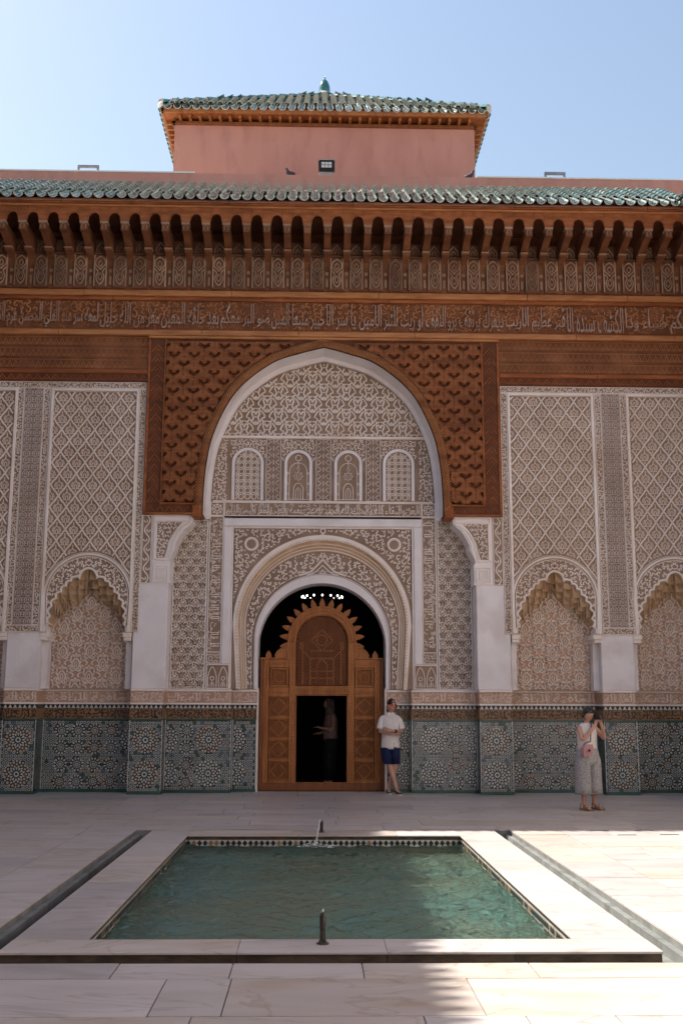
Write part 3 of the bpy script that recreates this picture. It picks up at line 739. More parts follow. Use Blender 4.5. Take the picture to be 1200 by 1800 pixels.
def PALM(w, h):
    m = mir([(crom([(0, -h*.22), (w*.12, -h*.10), (w*.13, h*.06), (0, h*.24)], 3), .034, .03, False),
             (crom([(0, -h*.24), (w*.13, -h*.30), (w*.22, -h*.20), (w*.31, -h*.24), (w*.30, -h*.35), (w*.22, -h*.36)], 3), .032, .028, False),
             (crom([(w*.02, h*.29), (w*.11, h*.36), (w*.20, h*.28), (w*.30, h*.33), (w*.34, h*.43)], 3), .032, .028, False),
             (crom([(w*.16, h*.04), (w*.24, h*.15), (w*.36, h*.12), (w*.42, h*.02), (w*.35, -h*.04)], 3), .032, .028, False),
             (spiral(w*.40, h*.27, w*.02, w*.07, PI*.3, PI*1.9, 7), .028, .026, False),
             (crom([(w*.17, -h*.08), (w*.25, -h*.06), (w*.28, -h*.14)], 3), .028, .026, False),
             (np.array([(w*.40, -h*.22), (w*.47, -h*.12)]), .034, .026, False)])
    return m+[(crom([(-w*.055, -h*.02), (0, h*.10), (w*.055, -h*.02), (0, -h*.12)], 2, True), .026, .026, True), (np.array([(0, h*.38), (0, h*.46)]), .036, .028, False)]
def halfdrop(x0, x1, z0, z1, w, h, cx=None):
    cx = (x0+x1)/2 if cx is None else cx; out = []
    for j in range(int((z1-z0)/(h/2))+3):
        z = z0+(j-.5)*h/2
        k = math.ceil((x1-x0)/w/2)+1
        for i in range(-k, k+1): out.append((cx+i*w+(w/2 if j % 2 else 0), z))
    return out
def field(parent, name, motif, w, h, x0, x1, z0, z1, y, ground='stucco_ground', ridge='stucco', clip=None, cx=None, origin=None, kind=None):
    ox, oz = origin or ((x0+x1)/2, 0)
    rc = rectclip(x0, x1, z0, z1); cl = (lambda X, Z: rc(X, Z) & clip(X, Z)) if clip else rc
    b = B(); tile(b, motif, halfdrop(x0, x1, z0, z1, w, h, cx), cl, y)
    return b
def shift(b, d):
    for v in b.v: v -= np.array(d)
    return b
def frame(b, x0, x1, z0, z1, w, y, h=.03, mi=0):
    b.box(x0, x1, y-h, y+.004, z1-w, z1, mi, .006); b.box(x0, x1, y-h, y+.004, z0, z0+w, mi, .006)
    b.box(x0, x0+w, y-h, y+.004, z0+w, z1-w, mi, .006); b.box(x1-w, x1, y-h, y+.004, z0+w, z1-w, mi, .006)
def strip(parent, x0, x1, z0, z1, y, style='scroll', seed=1, ridge='stucco', ground='stucco_ground', edge=.014):
    """a narrow carved border: ground, two fillets and a scroll"""
    o = B().box(x0, x1, y-.006, y+.01, z0, z1).obj('border_strip', ground, parent)
    b = B(); frame(b, x0, x1, z0, z1, edge, y-.006, .022)
    if style == 'scroll': scrollband(b, x0+edge, x1-edge, z0+edge, z1-edge, y-.006)
    else: curlfill(b, x0+edge, x1-edge, z0+edge, z1-edge, .058, rectclip(x0+edge, x1-edge, z0+edge, z1-edge), y-.006, h=.016, seed=seed, wid=.9)
    b.obj('border_carving', ridge, o)
    return o

# ---- bays: niche, lozenge field, pilaster strips
NC = [(-.70, 2.83), (-.672, 2.98), (-.655, 3.12), (-.635, 3.30), (-.565, 3.44), (-.48, 3.56), (-.40, 3.67), (-.31, 3.76), (-.24, 3.83), (-.165, 3.80)]
def lobes(P, bulge, n=5):
    out = []
    for (x0, z0), (x1, z1) in zip(P[:-1], P[1:]):
        c = np.array([(x0+x1)/2, (z0+z1)/2]); L = math.hypot(x1-x0, z1-z0); nrm = np.array([-(z1-z0), x1-x0])/L
        for t in np.arange(n)/n:
            p = np.array([x0+(x1-x0)*t, z0+(z1-z0)*t]); out.append(p+nrm*bulge*L*math.sin(PI*t))
    out.append(np.array(P[-1])); return out
left = lobes(NC, .30); top = [np.array([.165*math.cos(a), 3.80+.19*math.sin(a)]) for a in np.linspace(PI, 0, 13)][1:-1]
NICHE = np.array(left+top+[p*np.array([-1, 1]) for p in left[::-1]])
IT = [(-.70, 2.80), (-.675, 2.97), (-.60, 3.06), (-.55, 3.14), (-.47, 3.18), (-.43, 3.27), (-.41, 3.35), (-.375, 3.37), (-.345, 3.29), (-.26, 3.31), (-.20, 3.38), (-.15, 3.46), (-.09, 3.51), (-.045, 3.57), (-.03, 3.64), (0, 3.665)]
INF = np.array(IT+[(-x, z) for x, z in IT[::-1][1:]])
def resample(P, n):
    P = np.asarray(P); d = np.concatenate([[0], np.cumsum(np.hypot(*np.diff(P, axis=0).T))]); t = np.linspace(0, d[-1], n)
    return np.stack([np.interp(t, d, P[:, 0]), np.interp(t, d, P[:, 1])], 1)
NR, IR = resample(NICHE, 97), resample(INF, 97)
# muqarnas cell: a small concave niche with a rounded hood
mq = B(); V = []; F = []; na = 7; lv = [(-.10, 1), (-.02, 1), (.04, .95), (.075, .72), (.095, .36), (.10, 0.02)]
for z, k in lv:
    for a in np.linspace(PI, 0, na): V.append((.06*k*math.cos(a), .05*math.sin(a)*(.4+.6*k)-.0, z))
for j in range(len(lv)-1):
    for i in range(na-1): F.append((j*na+i, j*na+i+1, (j+1)*na+i+1, (j+1)*na+i))
mq.add(V, F)
rim = [(.06*k, z) for z, k in lv]; rimp = [(-x, z) for x, z in rim]+[(x, z) for x, z in rim[::-1]]
mq.stroke(rimp, .016, .014)
MQ = mq.mesh('muqarnas_cell', 'honey', True)
LZ, LZI = LOZ(.306, .418), LOZIN(.306, .418)
OUT = archcurve(.775, 3.47, .775, 2.83, .755, 30, 4)        # outer moulding of the niche arch
for s in (-1, 1):
    for bi, xc in enumerate((4.25, 6.47)):
        X = s*xc; n_ = ('first' if bi == 0 else 'second')
        # wall plate pierced by the niche
        b = B(); x0, x1 = (-.84, .80) if bi == 0 else (-.82, .80)
        if s < 0: x0, x1 = -x1, -x0
        zt = 7.5; P = NICHE
        b.ruled(at(P, 0), at(np.stack([P[:, 0], np.full(len(P), zt)], 1), 0))
        b.box(x0, P[0][0], 0, .3, 2.83, zt); b.box(P[-1][0], x1, 0, .3, 2.83, zt)
        b.ruled(at(P, .42), at(P, 0))
        b.obj('bay_wall', 'plaster', fac, (X, PF+.006, 0))
        nt = part('niche', (X, 0, 0), fac)
        # jambs
        for q in (-1, 1):
            B().box(*sx(q, .70, .80), -.22, .1, 1.83, 2.78).obj('jamb', 'plaster', nt)
            b = B(); b.box(*sx(q, .66, .82), -.44, .02, 2.74, 2.83, 0, .012); b.box(*sx(q, .68, .815), -.43, .02, 2.68, 2.74, 0, .012); b.obj('impost', 'stucco', nt)
        # carved infill
        b = B(); b.ruled(at(INF, .0), at(np.stack([INF[:, 0], np.full(len(INF), 1.83)], 1), .0)); b.obj('infill_ground', 'stucco_rose', nt)
        def incl(x, z): return (np.abs(x) < .685) & (z > 1.84) & (z < np.interp(x, INF[:, 0], INF[:, 1])-.02)
        b = B(); tile(b, PALM(.49, .45), halfdrop(-.7, .7, 1.72, 3.7, .49, .45, 0), incl, 0); b.stroke(INF, .035, .03)
        b.obj('arabesque', 'stucco_warm', nt)
        # hood of muqarnas cells stepping forward from the infill to the arch
        b = B(); rows = [IR+(NR-IR)*t for t in (0, .35, .7, 1.0)]
        for k in range(3): b.ruled(at(rows[k+1], -.13*(k+1)+.015), at(rows[k], -.13*k+.03))
        b.obj('hood', 'honey', nt)
        for k, t in enumerate((.14, .38, .62, .86)):
            Q = resample((IR+(NR-IR)*t)[14:-14], 13-k)
            for i, (x, z) in enumerate(Q):
                if k % 2: x = x
                put('muqarnas_cell', MQ, nt, (x, -.10*k-.05, z+.02), None, (1.0+.1*k, 1, 1.0+.05*k))
        # arch band with scrolls
        def bandcl(x, z):
            ro = np.hypot(x, np.maximum(z-3.47, 0)); zi = np.interp(x, NICHE[:, 0], NICHE[:, 1])
            return (ro < .725) & ((z > zi+.03) | (np.abs(x) > .70)) & (z > 3.0)
        b = B(); Pq = resample(OUT, 97); b.ruled(at(NR, 0), at(Pq, 0)); bd = b.obj('arch_band', 'stucco_ground', fac, (X, PF, 0))
        b = B(); curlfill(b, -.76, .76, 2.95, 4.25, .085, bandcl, 0, sym=0, seed=5, h=.018)
        b.stroke(OUT, .05, .045); b.stroke(offs(OUT, -.045), .018, .03); b.stroke(offs(OUT, .04), .014, .02); b.stroke(NICHE, .045, .03)
        b.obj('arch_moulding', 'stucco', bd)
        # lozenge field
        x0, x1 = sx(s, 3.50-xc, 5.02-xc) if bi == 0 else sx(s, 5.75-xc, 7.24-xc)
        z0, z1 = 3.0, 7.31
        lp = part('lozenge_panel', (X, PF-.001, 0), fac)
        def locl(x, z): return (x > x0) & (x < x1) & (z < z1) & (z > 2.95) & np.where(z > 3.47, np.hypot(x, z-3.47) > .83, np.abs(x) > .80)
        Pq = resample(archcurve(.80, 3.47, .80, 3.47, .80, 40, 2), 60)
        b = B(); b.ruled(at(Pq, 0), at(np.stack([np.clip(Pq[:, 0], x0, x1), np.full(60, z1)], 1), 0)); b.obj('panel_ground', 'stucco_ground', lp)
        pl = halfdrop(x0, x1, 7.31-.418*11, 7.31, .306, .418, 0)
        b = B(); tile(b, LZ, pl, locl, 0); b.obj('lattice', 'stucco', lp, kind='stuff')
        b = B(); tile(b, LZI, pl, locl, 0); b.obj('palmettes', 'stucco_warm', lp, kind='stuff')
        b = B(); b.box(x0-.055, x1+.055, -.045, .004, z1+.01, z1+.06, 0, .008); b.box(x0-.055, x0-.005, -.045, .004, 2.84, z1+.01, 0, .008); b.box(x1+.005, x1+.055, -.045, .004, 2.84, z1+.01, 0, .008)
        b.obj('panel_frame', 'stucco', lp)
    # borders
    strip(fac, *sx(s, 3.315, 3.44), 2.83, 7.37, PF, 'curl', 3)
    strip(fac, *sx(s, 3.315, 7.72), 7.375, 7.5, PF, 'curl', 4)
    for q in (-1, 1): strip(fac, *sx(s, *sorted((5.40+q*.18, 5.40+q*.305))), 2.96, 7.37, PF, 'curl', 6)
    strip(fac, *sx(s, 5.095, 5.705), 2.83, 2.955, PF, 'curl', 8)
    x0, x1 = sx(s, 5.225, 5.575); pp = B().box(x0, x1, PF-.006, PF+.01, 2.96, 7.37).obj('pilaster_panel', 'stucco_ground', fac)
    sm = mir([(crom([(.05, -.055), (.052, -.01), (.03, .03), (0, .055)], 2), .014, .02, False), (np.array([(.02, -.05), (.02, -.012)]), .012, .018, False),
              (arcp(.088, .0, .03, PI*.6, PI*1.4, 6), .013, .018, False)])+[(arcp(0, .0, .018, 0, 2*PI, 8)[:-1], .012, .02, True)]
    b = B(); frame(b, x0, x1, 2.96, 7.37, .012, PF-.006, .02)
    n = 34
    for j in range(n):
        z = 3.04+j*(7.30-3.04)/(n-1)
        tile(b, sm, [((x0+x1)/2-.083, z), ((x0+x1)/2+.083, z)], rectclip(x0+.01, x1-.01, 2.97, 7.36), PF-.006)
        if j < n-1: b.stroke([(x0+.015, z+.0645), ((x0+x1)/2, z+.0645), (x1-.015, z+.0645)], .012, .014, PF-.006)
    b.obj('pilaster_carving', 'stucco_grey', pp)

# ---- corbels that carry the timber over the portal
for s in (-1, 1):
    cp = part('corbel', (0, PF, 0), fac)
    prof = [(3.11, 3.72), (2.77, 3.72), (2.77, 4.10), (2.80, 4.12), (2.78, 4.20), (2.70, 4.36), (2.69, 4.46), (2.62, 4.60), (2.54, 4.72), (2.44, 4.80), (2.39, 4.86), (2.39, 4.985), (3.11, 4.985)]
    poly = [(s*x, z) for x, z in prof]; poly = poly[::-1] if s > 0 else poly
    B().prism(poly, -.012, .5).obj('corbel_block', 'plaster', cp)
    b = B(); x0, x1 = sx(s, 2.80, 3.08); frame(b, x0, x1, 3.745, 4.055, .03, -.012, .022); x0, x1 = sx(s, 2.86, 3.02); frame(b, x0, x1, 3.80, 4.0, .016, -.012, .02)
    for k in (-1, 0, 1): b.stroke([(s*2.94+k*.04, 3.83), (s*2.94+k*.04, 3.97)], .018, .016, -.012)
    pts = crom([(s*x, z) for x, z in ((2.80, 4.16), (2.735, 4.36), (2.72, 4.48), (2.65, 4.62), (2.56, 4.75), (2.44, 4.84))], 4)
    b.stroke(pts, .03, .022, -.012); b.stroke(pts+np.array([s*.055, -.012]), .016, .018, -.012); b.stroke(pts+np.array([s*.095, -.03]), .03, .02, -.012)
    frame(b, *sx(s, 2.42, 3.09), 4.86, 4.965, .022, -.012, .02)
    b.box(*sx(s, 3.03, 3.09), -.035, 0, 4.16, 4.86, 0, .008); b.box(*sx(s, 2.82, 3.03), -.033, 0, 4.14, 4.18, 0, .008)
    b.obj('corbel_moulding', 'stucco', cp)
    def ccl(x, z):
        xx = np.abs(x); lim = np.interp(z, [4.16, 4.36, 4.48, 4.62, 4.75, 4.84], [2.92, 2.86, 2.84, 2.77, 2.68, 2.6]); return (xx > lim) & (xx < 3.02) & (z > 4.20) & (z < 4.85)
    zz = np.linspace(4.19, 4.85, 14); lim = np.interp(zz, [4.16, 4.36, 4.48, 4.62, 4.75, 4.84], [2.90, 2.845, 2.825, 2.755, 2.665, 2.58])
    b = B(); b.ruled(at(np.stack([s*lim, zz], 1), -.0145), at(np.stack([np.full(14, s*3.03), zz], 1), -.0145)); b.obj('corbel_ground', 'stucco_ground', cp)
    b = B(); curlfill(b, *sx(s, 2.6, 3.03), 4.19, 4.86, .075, ccl, -.016, h=.016, seed=12); b.obj('corbel_carving', 'stucco', cp)
    strip(fac, *sx(s, 3.125, 3.305), 3.72, 4.98, PF, 'scroll')

# ---- portal: side panels, lettered frame, spandrels, arch rings
for s in (-1, 1):
    x0, x1 = sx(s, 2.155, 2.79); cx = (x0+x1)/2
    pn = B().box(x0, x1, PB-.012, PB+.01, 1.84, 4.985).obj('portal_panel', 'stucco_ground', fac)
    b = field(None, '', OGEE(.235, .30), .235, .30, x0+.02, x1-.02, 1.86, 4.97, PB-.012); frame(b, x0, x1, 1.84, 4.985, .02, PB-.012, .026); b.obj('arabesque', 'stucco', pn)
    # upright lettered strip
    x0, x1 = sx(s, 1.865, 2.13); cx = (x0+x1)/2
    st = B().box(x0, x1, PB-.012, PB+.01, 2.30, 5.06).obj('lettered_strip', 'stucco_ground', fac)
    b = B(); frame(b, x0, x1, 2.30, 5.06, .018, PB-.012, .026); frame(b, x0, x1, 2.30, 2.52, .018, PB-.012, .024)
    c = B(); lettering(c, 'لا غالب الا الله العز لله والملك لله وحده', 0, 2.36, 0, .2, 0, .018)
    for v, (f, mi) in zip(c.v, c.f):
        pass
    V = np.vstack(c.v); W = V.copy(); W[:, 0] = (cx-.10+V[:, 2]) if s < 0 else (cx+.10-V[:, 2]); W[:, 2] = (4.97-V[:, 0]) if s < 0 else (2.6+V[:, 0]); W[:, 1] = V[:, 1]+PB-.012
    for f, mi in c.f: b.f.append((f+b.n, 0))
    b.v.append(W); b.n += len(W)
    curlfill(b, x0+.02, x1-.02, 2.54, 5.02, .072, rectclip(x0+.02, x1-.02, 2.53, 5.03), PB-.012, h=.014, seed=31, wid=.7, dens=.7)
    curlfill(b, x0+.02, x1-.02, 2.32, 2.50, .06, rectclip(x0+.02, x1-.02, 2.32, 2.50), PB-.012, h=.014, seed=32, wid=.8)
    b.obj('lettering', 'stucco', st)
    # base block
    x0, x1 = sx(s, 1.70, 2.13); bk = B().box(x0, x1, PB-.014, PB+.2, 1.84, 2.29).obj('base_block', 'stucco_ground', fac)
    b = B(); frame(b, x0, x1, 1.84, 2.29, .02, PB-.014, .024); cx = (x0+x1)/2
    for q in (-.1, .1):
        b.stroke(crom([(cx+q-.075, 1.88), (cx+q-.075, 2.08), (cx+q, 2.24), (cx+q+.075, 2.08), (cx+q+.075, 1.88)], 4), .02, .02, PB-.014)
        b.stroke(arcp(cx+q, 2.03, .035, 0, 2*PI, 9)[:-1], .018, .02, PB-.014, closed=True); b.stroke([(cx+q, 1.88), (cx+q, 1.98)], .02, .02, PB-.014)
        b.stroke([(cx+q-.04, 1.88), (cx+q-.02, 1.96)], .014, .018, PB-.014); b.stroke([(cx+q+.04, 1.88), (cx+q+.02, 1.96)], .014, .018, PB-.014)
    b.obj('block_carving', 'stucco', bk)
    bx('frame_moulding', 'plaster', *sx(s, 1.705, 1.862), PB-.045, .3, 2.29, 4.86, bev=.02)
    bx('frame_moulding', 'stucco', *sx(s, 1.672, 1.703), PB-.02, .3, 1.84, 4.86, bev=.008)
bx('frame_moulding', 'plaster', -1.862, 1.862, PB-.046, .3, 4.862, 5.02, bev=.02)
bx('frame_moulding', 'stucco', -1.67, 1.67, PB-.021, .3, 4.83, 4.86, bev=.008)
# spandrel board and carving
AO = archcurve(1.655, 3.03, 1.68, 1.84, 1.57, 40, 6); sp = part('spandrel', (0, PB, 0), fac)
b = B(); up = AO[6:-6]; b.ruled(at(up, 0), at(np.stack([up[:, 0], np.full(len(up), 4.83)], 1), 0))
for s in (-1, 1):
    lg = AO[:7]*np.array([-s, 1]); b.ruled(at(lg, 0), at(np.stack([np.full(7, s*1.672), lg[:, 1]], 1), 0))
b.obj('spandrel_ground', 'stucco_ground', sp)
def scl(x, z):
    r = np.hypot(x/1.655, (z-3.03)/1.68); k = r > 1.035
    for q in (-1, 1): k &= np.hypot(x-q*1.34, z-4.53) > .16
    k &= np.hypot(x, z-4.80) > .07
    return k & (np.abs(x) < 1.655) & (z > 3.1) & (z < 4.815)
b = B(); curlfill(b, -1.67, 1.67, 3.1, 4.83, .098, scl, 0, sym=0, h=.024, seed=17, wid=.95)
b.stroke(arcp(0, 4.79, .045, 0, 2*PI, 13)[:-1], .03, .03, closed=True)
for q in (-1, 1): b.stroke(crom([(0, 4.74), (q*.035, 4.70), (q*.03, 4.66)], 3), .022, .024)
b.obj('spandrel_carving', 'stucco', sp, kind='stuff')
for q in (-1, 1):
    b = B(); b.lathe([(.135, 0), (.135, .03), (.115, .045), (.10, .03), (.09, .03), (.088, .008), (.0, .008)], 22, axis=1); b.lathe([(.088, .005), (.088, .0125), (.02, .0128)], 18, axis=1, mi=1); b.obj('roundel', ['stucco', 'stucco_ground'], sp, (q*1.34, 0, 4.53), smooth=False)
# rings of the portal arch
A1 = archcurve(1.56, 3.02, 1.59, 1.84, 1.50, 60, 8); A2 = archcurve(1.44, 3.00, 1.43, 1.84, 1.39, 60, 8); A3 = archcurve(1.255, 2.76, 1.215, 1.84, 1.25, 60, 8); A4 = archcurve(1.19, 2.62, 1.19, 1.84, 1.185, 60, 8)
A0 = archcurve(1.655, 3.03, 1.68, 1.84, 1.57, 60, 8)
ar = part('portal_arch', (0, PB, 0), fac)
b = B(); b.ruled(at(A1, -.02), at(A0, -.02)); b.ruled(at(A0, -.02), at(A0, .01)); b.ruled(at(A1, .02), at(A1, -.02)); b.obj('scalloped_ring', 'stucco', ar)
b = B(); mid = (A1+A2)/2
Pc = resample((A1*.25+A0*.75), 130); N_ = resample(A1, 130)
for i in range(0, 130):                                  # small scallops hanging on the ring
    c = Pc[i]*.35+N_[i]*.65; b.lathe([(.026, -.004), (.022, .016), (.008, .022)], 6, (c[0], -.016, c[1]), axis=1)
b.obj('scallop_beads', 'stucco_warm', ar, kind='stuff')
b = B(); Q = A1*.66+A2*.34; Q2 = A1*.33+A2*.67
b.ruled(at(Q, .05), at(A1, .02)); b.ruled(at(Q2, .075), at(Q, .05)); b.ruled(at(A2, .10), at(Q2, .075)); b.obj('cavetto', 'honey', ar, label='tan concave moulding of the portal arch')
b = B(); b.stroke(Q, .022, .02, .05); b.stroke(Q2, .022, .02, .075); b.stroke(A2, .035, .025, .09); b.obj('fillets', 'stucco_warm', ar)
b = B(); b.ruled(at(A3, .10), at(A2, .10)); b.obj('ring_ground', 'stucco_ground', ar)
A2i, A3o = A2, A3
def rcl(x, z):
    up = z > 3.0
    r2 = np.hypot(x/1.44, np.maximum(z-3.0, 0)/1.43); r3 = np.hypot(x/1.255, np.maximum(z-2.76, 0)/1.215)
    k = (r2 < .97) & (r3 > 1.035) & (z > 1.92)
    return k & ~((np.abs(x) < .30) & (z < 4.30-np.abs(x)*1.1) & (z > 3.5))
b = B(); curlfill(b, -1.46, 1.46, 1.9, 4.45, .10, rcl, .10, sym=0, h=.024, seed=23)
for q in (-1, 1):
    b.stroke(crom([(q*.44, 3.95), (q*.24, 4.02), (q*.13, 4.12), (0, 4.26)], 4), .04, .028, .10); b.stroke(crom([(q*.30, 3.955), (q*.17, 4.0), (q*.09, 4.06), (0, 4.15)], 4), .025, .025, .10)
    b.stroke([(q*.06, 3.985), (0, 4.07)], .022, .02, .10)
b.stroke([(-.07, 3.99), (0, 3.995), (.07, 3.99)], .02, .02, .10)
b.stroke(arcp(0, 4.33, .045, 0, 2*PI, 11)[:-1], .02, .022, .10, closed=True)
b.obj('ring_carving', 'stucco', ar, kind='stuff')
b = B(); b.ruled(at(A4, .08), at(A3, .08)); b.ruled(at(A3, .08), at(A3, .11)); b.ruled(at(A4, .6), at(A4, .08)); b.obj('intrados', 'plaster', ar, smooth=False)
b = B(); b.stroke(A3, .028, .02, .08); b.stroke(offs(A3, .055), .016, .016, .10); b.obj('intrados_fillet', 'stucco_grey', ar)
# plate that closes the wall behind the rings
b = B(); bk = archcurve(1.2, 2.62, 1.2, 1.84, 1.195, 40, 6); u = bk[6:-6]
b.ruled(at(u, .29), at(np.stack([u[:, 0], np.full(len(u), 4.4)], 1), .29)); b.obj('arch_backing', 'plaster', fac)
# ---- lettered lintel band above the portal frame
ln = B().box(-2.13, 2.13, PB-.012, .35, 5.062, 5.33).obj('lettered_lintel', 'stucco_ground', fac)
b = B(); frame(b, -1.86, 1.86, 5.062, 5.33, .018, PB-.012, .026); y = PB-.012
for t, a, c in (('العز والبقاء لله', .95, 1.84), ('والملك لله', .32, .95), ('الحمد لله على نعمه', -.65, .32), ('والنصر والظفر', -1.25, -.65), ('واليمن الدائم', -1.84, -1.25)):
    lettering(b, t, a+.02, c-.02, 5.085, 5.31, y, .02)
curlfill(b, -1.84, 1.84, 5.08, 5.31, .075, rectclip(-1.84, 1.84, 5.08, 5.31), y, h=.012, seed=41, wid=.6, dens=.6)
for q in (-1, 1):
    frame(b, *sx(q, 1.865, 2.125), 5.062, 5.33, .018, y, .024)
    for r in (.04, .085): b.stroke(arcp(q*1.995, 5.196, r, 0, 2*PI, 13)[:-1], .018, .02, y, closed=True)
    for k in range(8): a = k*PI/4; b.stroke([(q*1.995+.05*math.cos(a), 5.196+.05*math.sin(a)), (q*1.995+.12*math.cos(a), 5.196+.12*math.sin(a))], .016, .018, y)
b.obj('lettering', 'stucco', ln)

# ---- tympanum with its four windows
TL = crom([(-2.20, 4.99), (-2.20, 5.35), (-2.155, 5.95), (-2.02, 6.57), (-1.63, 7.33), (-1.0, 7.87), (-.45, 8.08), (0, 8.20)], 7)
TC = np.vstack([TL, (TL[:-1]*np.array([-1, 1]))[::-1]])
ty = part('tympanum', (0, .12, 0), fac)
TI = offs(TC, -.08); TI[:, 0] = np.where(np.arange(len(TI)) < len(TL), np.minimum(TI[:, 0], 0), np.maximum(TI[:, 0], 0)); TI[len(TL)-1] = (0, 8.11)
b = B(); b.ruled(at(TI, -.08), at(TC, -.08)); b.ruled(at(TC, -.08), at(TC, -.60)); b.ruled(at(TI, .02), at(TI, -.08)); b.obj('arch_reveal', 'plaster', ty)
b = B(); m_ = TI[TI[:, 1] > 5.3]; b.ruled(at(m_, 0), at(np.stack([m_[:, 0], np.full(len(m_), 5.3)], 1), 0)); b.obj('tympanum_ground', 'stucco_ground', ty)
def tcl(x, z): return (z > 6.63) & (z < np.interp(x, TI[:, 0][np.argsort(TI[:, 0])], TI[:, 1][np.argsort(TI[:, 0])])-.02) & (np.abs(x) < 2.1)
b = B(); tile(b, HEART(.435, .50), halfdrop(-2.2, 2.2, 6.62, 8.2, .435, .50, 0), tcl, 0); b.obj('heart_arabesque', 'stucco', ty)
b = B(); b.box(-2.0, 2.0, -.05, .01, 6.575, 6.625, 0, .01); b.box(-2.08, 2.08, -.05, .01, 5.33, 5.36, 0, .01); b.obj('string_course', 'stucco', ty)
def sidecl(x, z):
    return (np.abs(x) < np.interp(z, TI[:len(TL), 1], -TI[:len(TL), 0])-.02)
for q in (-1, 1):                                           # outer carved strips
    b = B(); x0, x1 = sx(q, 1.82, 2.1); curlfill(b, x0, x1, 5.37, 6.57, .075, lambda x, z: sidecl(x, z) & (np.abs(x) > 1.825) & (z > 5.37) & (z < 6.565), 0, h=.02, seed=55)
    b.obj('side_carving', 'stucco', ty)
for cx in (-.95, 0, .95):                                   # pilasters between the windows
    b = B(); x0, x1 = cx-.125, cx+.125
    for k in range(9):
        z = 5.44+k*.135
        b.stroke([(x0+.015, z-.055), (cx-.04, z), (x0+.02, z+.05)], .026, .02); b.stroke([(x1-.015, z-.055), (cx+.04, z), (x1-.02, z+.05)], .026, .02); b.stroke([(cx, z-.045), (cx, z+.04)], .024, .022)
    frame(b, x0-.02, x1+.02, 5.36, 6.575, .018, 0, .03); b.obj('pilaster_carving', 'stucco_grey', ty)
for i, cx in enumerate((-1.435, -.475, .475, 1.435)):
    w = .30 if abs(cx) > 1 else .265
    wd = part('window', (cx, .12, 0), fac, label=('round-holed stucco window grille' if abs(cx) > 1 else 'traceried stucco window with lamp motif'))
    oc = archcurve(w, 6.09, w, 5.37, w, 20, 3); ic = archcurve(w-.055, 6.09, w-.055, 5.37, w-.055, 20, 3)
    hb = .335 if abs(cx) > 1 else .315
    b = B(); b.ruled(at(ic, -.035), at(oc, -.035)); b.ruled(at(oc, -.035), at(oc, .0)); b.ruled(at(ic, .03), at(ic, -.035)); b.obj('window_frame', 'plaster', wd)
    b = B(); b.ruled(at(ic, -.004), at(np.stack([ic[:, 0], np.full(len(ic), 5.37)], 1), -.004)); b.obj('window_ground', 'stucco_ground', wd)
    b = B(); up = oc[3:-3]
    curlfill(b, -hb, hb, 6.1, 6.57, .07, lambda x, z: (np.hypot(x, z-6.09) > w+.02) & (np.abs(x) < hb) & (z > 6.12) & (z < 6.565), 0, sym=0, h=.018, seed=60)
    wi = w-.06
    wc = lambda x, z: (np.abs(x) < wi) & (z > 5.385) & ((z < 6.09) | (np.hypot(x, z-6.09) < wi))
    if abs(cx) > 1:
        g = .122
        mo = [(arcp(0, 0, .048, 0, 2*PI, 11)[:-1], .02, .022, True)]; cr = [(np.array([(-.028, 0), (.028, 0)]), .028, .02, False), (np.array([(0, -.028), (0, .028)]), .028, .02, False)]
        pl = [(ii*g, 5.44+jj*g) for ii in (-2, -1, 0, 1, 2) for jj in range(9)]; tile(b, mo, pl, wc, -.004)
        tile(b, cr, [(x+g/2, z+g/2) for x, z in pl], wc, -.004)
    else:
        b.stroke(arcp(0, 6.20, .055, 0, 2*PI, 15)[:-1], .016, .02, -.004, closed=True)
        b.stroke(archcurve(.165, 5.94, .165, 5.39, .175, 14, 4), .016, .02, -.004)
        b.stroke([(0, 6.14), (0, 6.0)], .014, .02, -.004); b.stroke(np.array([(0, 6.02), (.03, 5.98), (0, 5.94), (-.03, 5.98)]), .012, .018, -.004, closed=True)
        a = np.arange(16)*PI/8; b.stroke(np.stack([.075*(1+.22*np.cos(8*a*1))*np.cos(a), 5.845+.075*(1+.22*np.cos(8*a))*np.sin(a)], 1), .016, .02, -.004, closed=True)
        b.stroke([(-.025, 5.80), (-.025, 5.88)], .012, .018, -.004); b.stroke([(.02, 5.80), (.02, 5.88)], .012, .018, -.004)
        b.stroke(archcurve(.09, 5.58, .13, 5.39, .09, 12, 3), .018, .022, -.004); b.stroke(archcurve(.045, 5.53, .09, 5.39, .045, 10, 2), .014, .02, -.004); b.stroke([(0, 5.39), (0, 5.6)], .012, .018, -.004)
        for z in (5.5, 5.7, 5.9): 
            for q in (-1, 1): b.stroke(arcp(q*.195, z, .018, 0, 2*PI, 7)[:-1], .012, .018, -.004, closed=True)
        b.stroke([(-.2, 5.395), (0, 5.395), (.2, 5.395)], .014, .02, -.004)
    b.obj('tracery', 'stucco', wd)

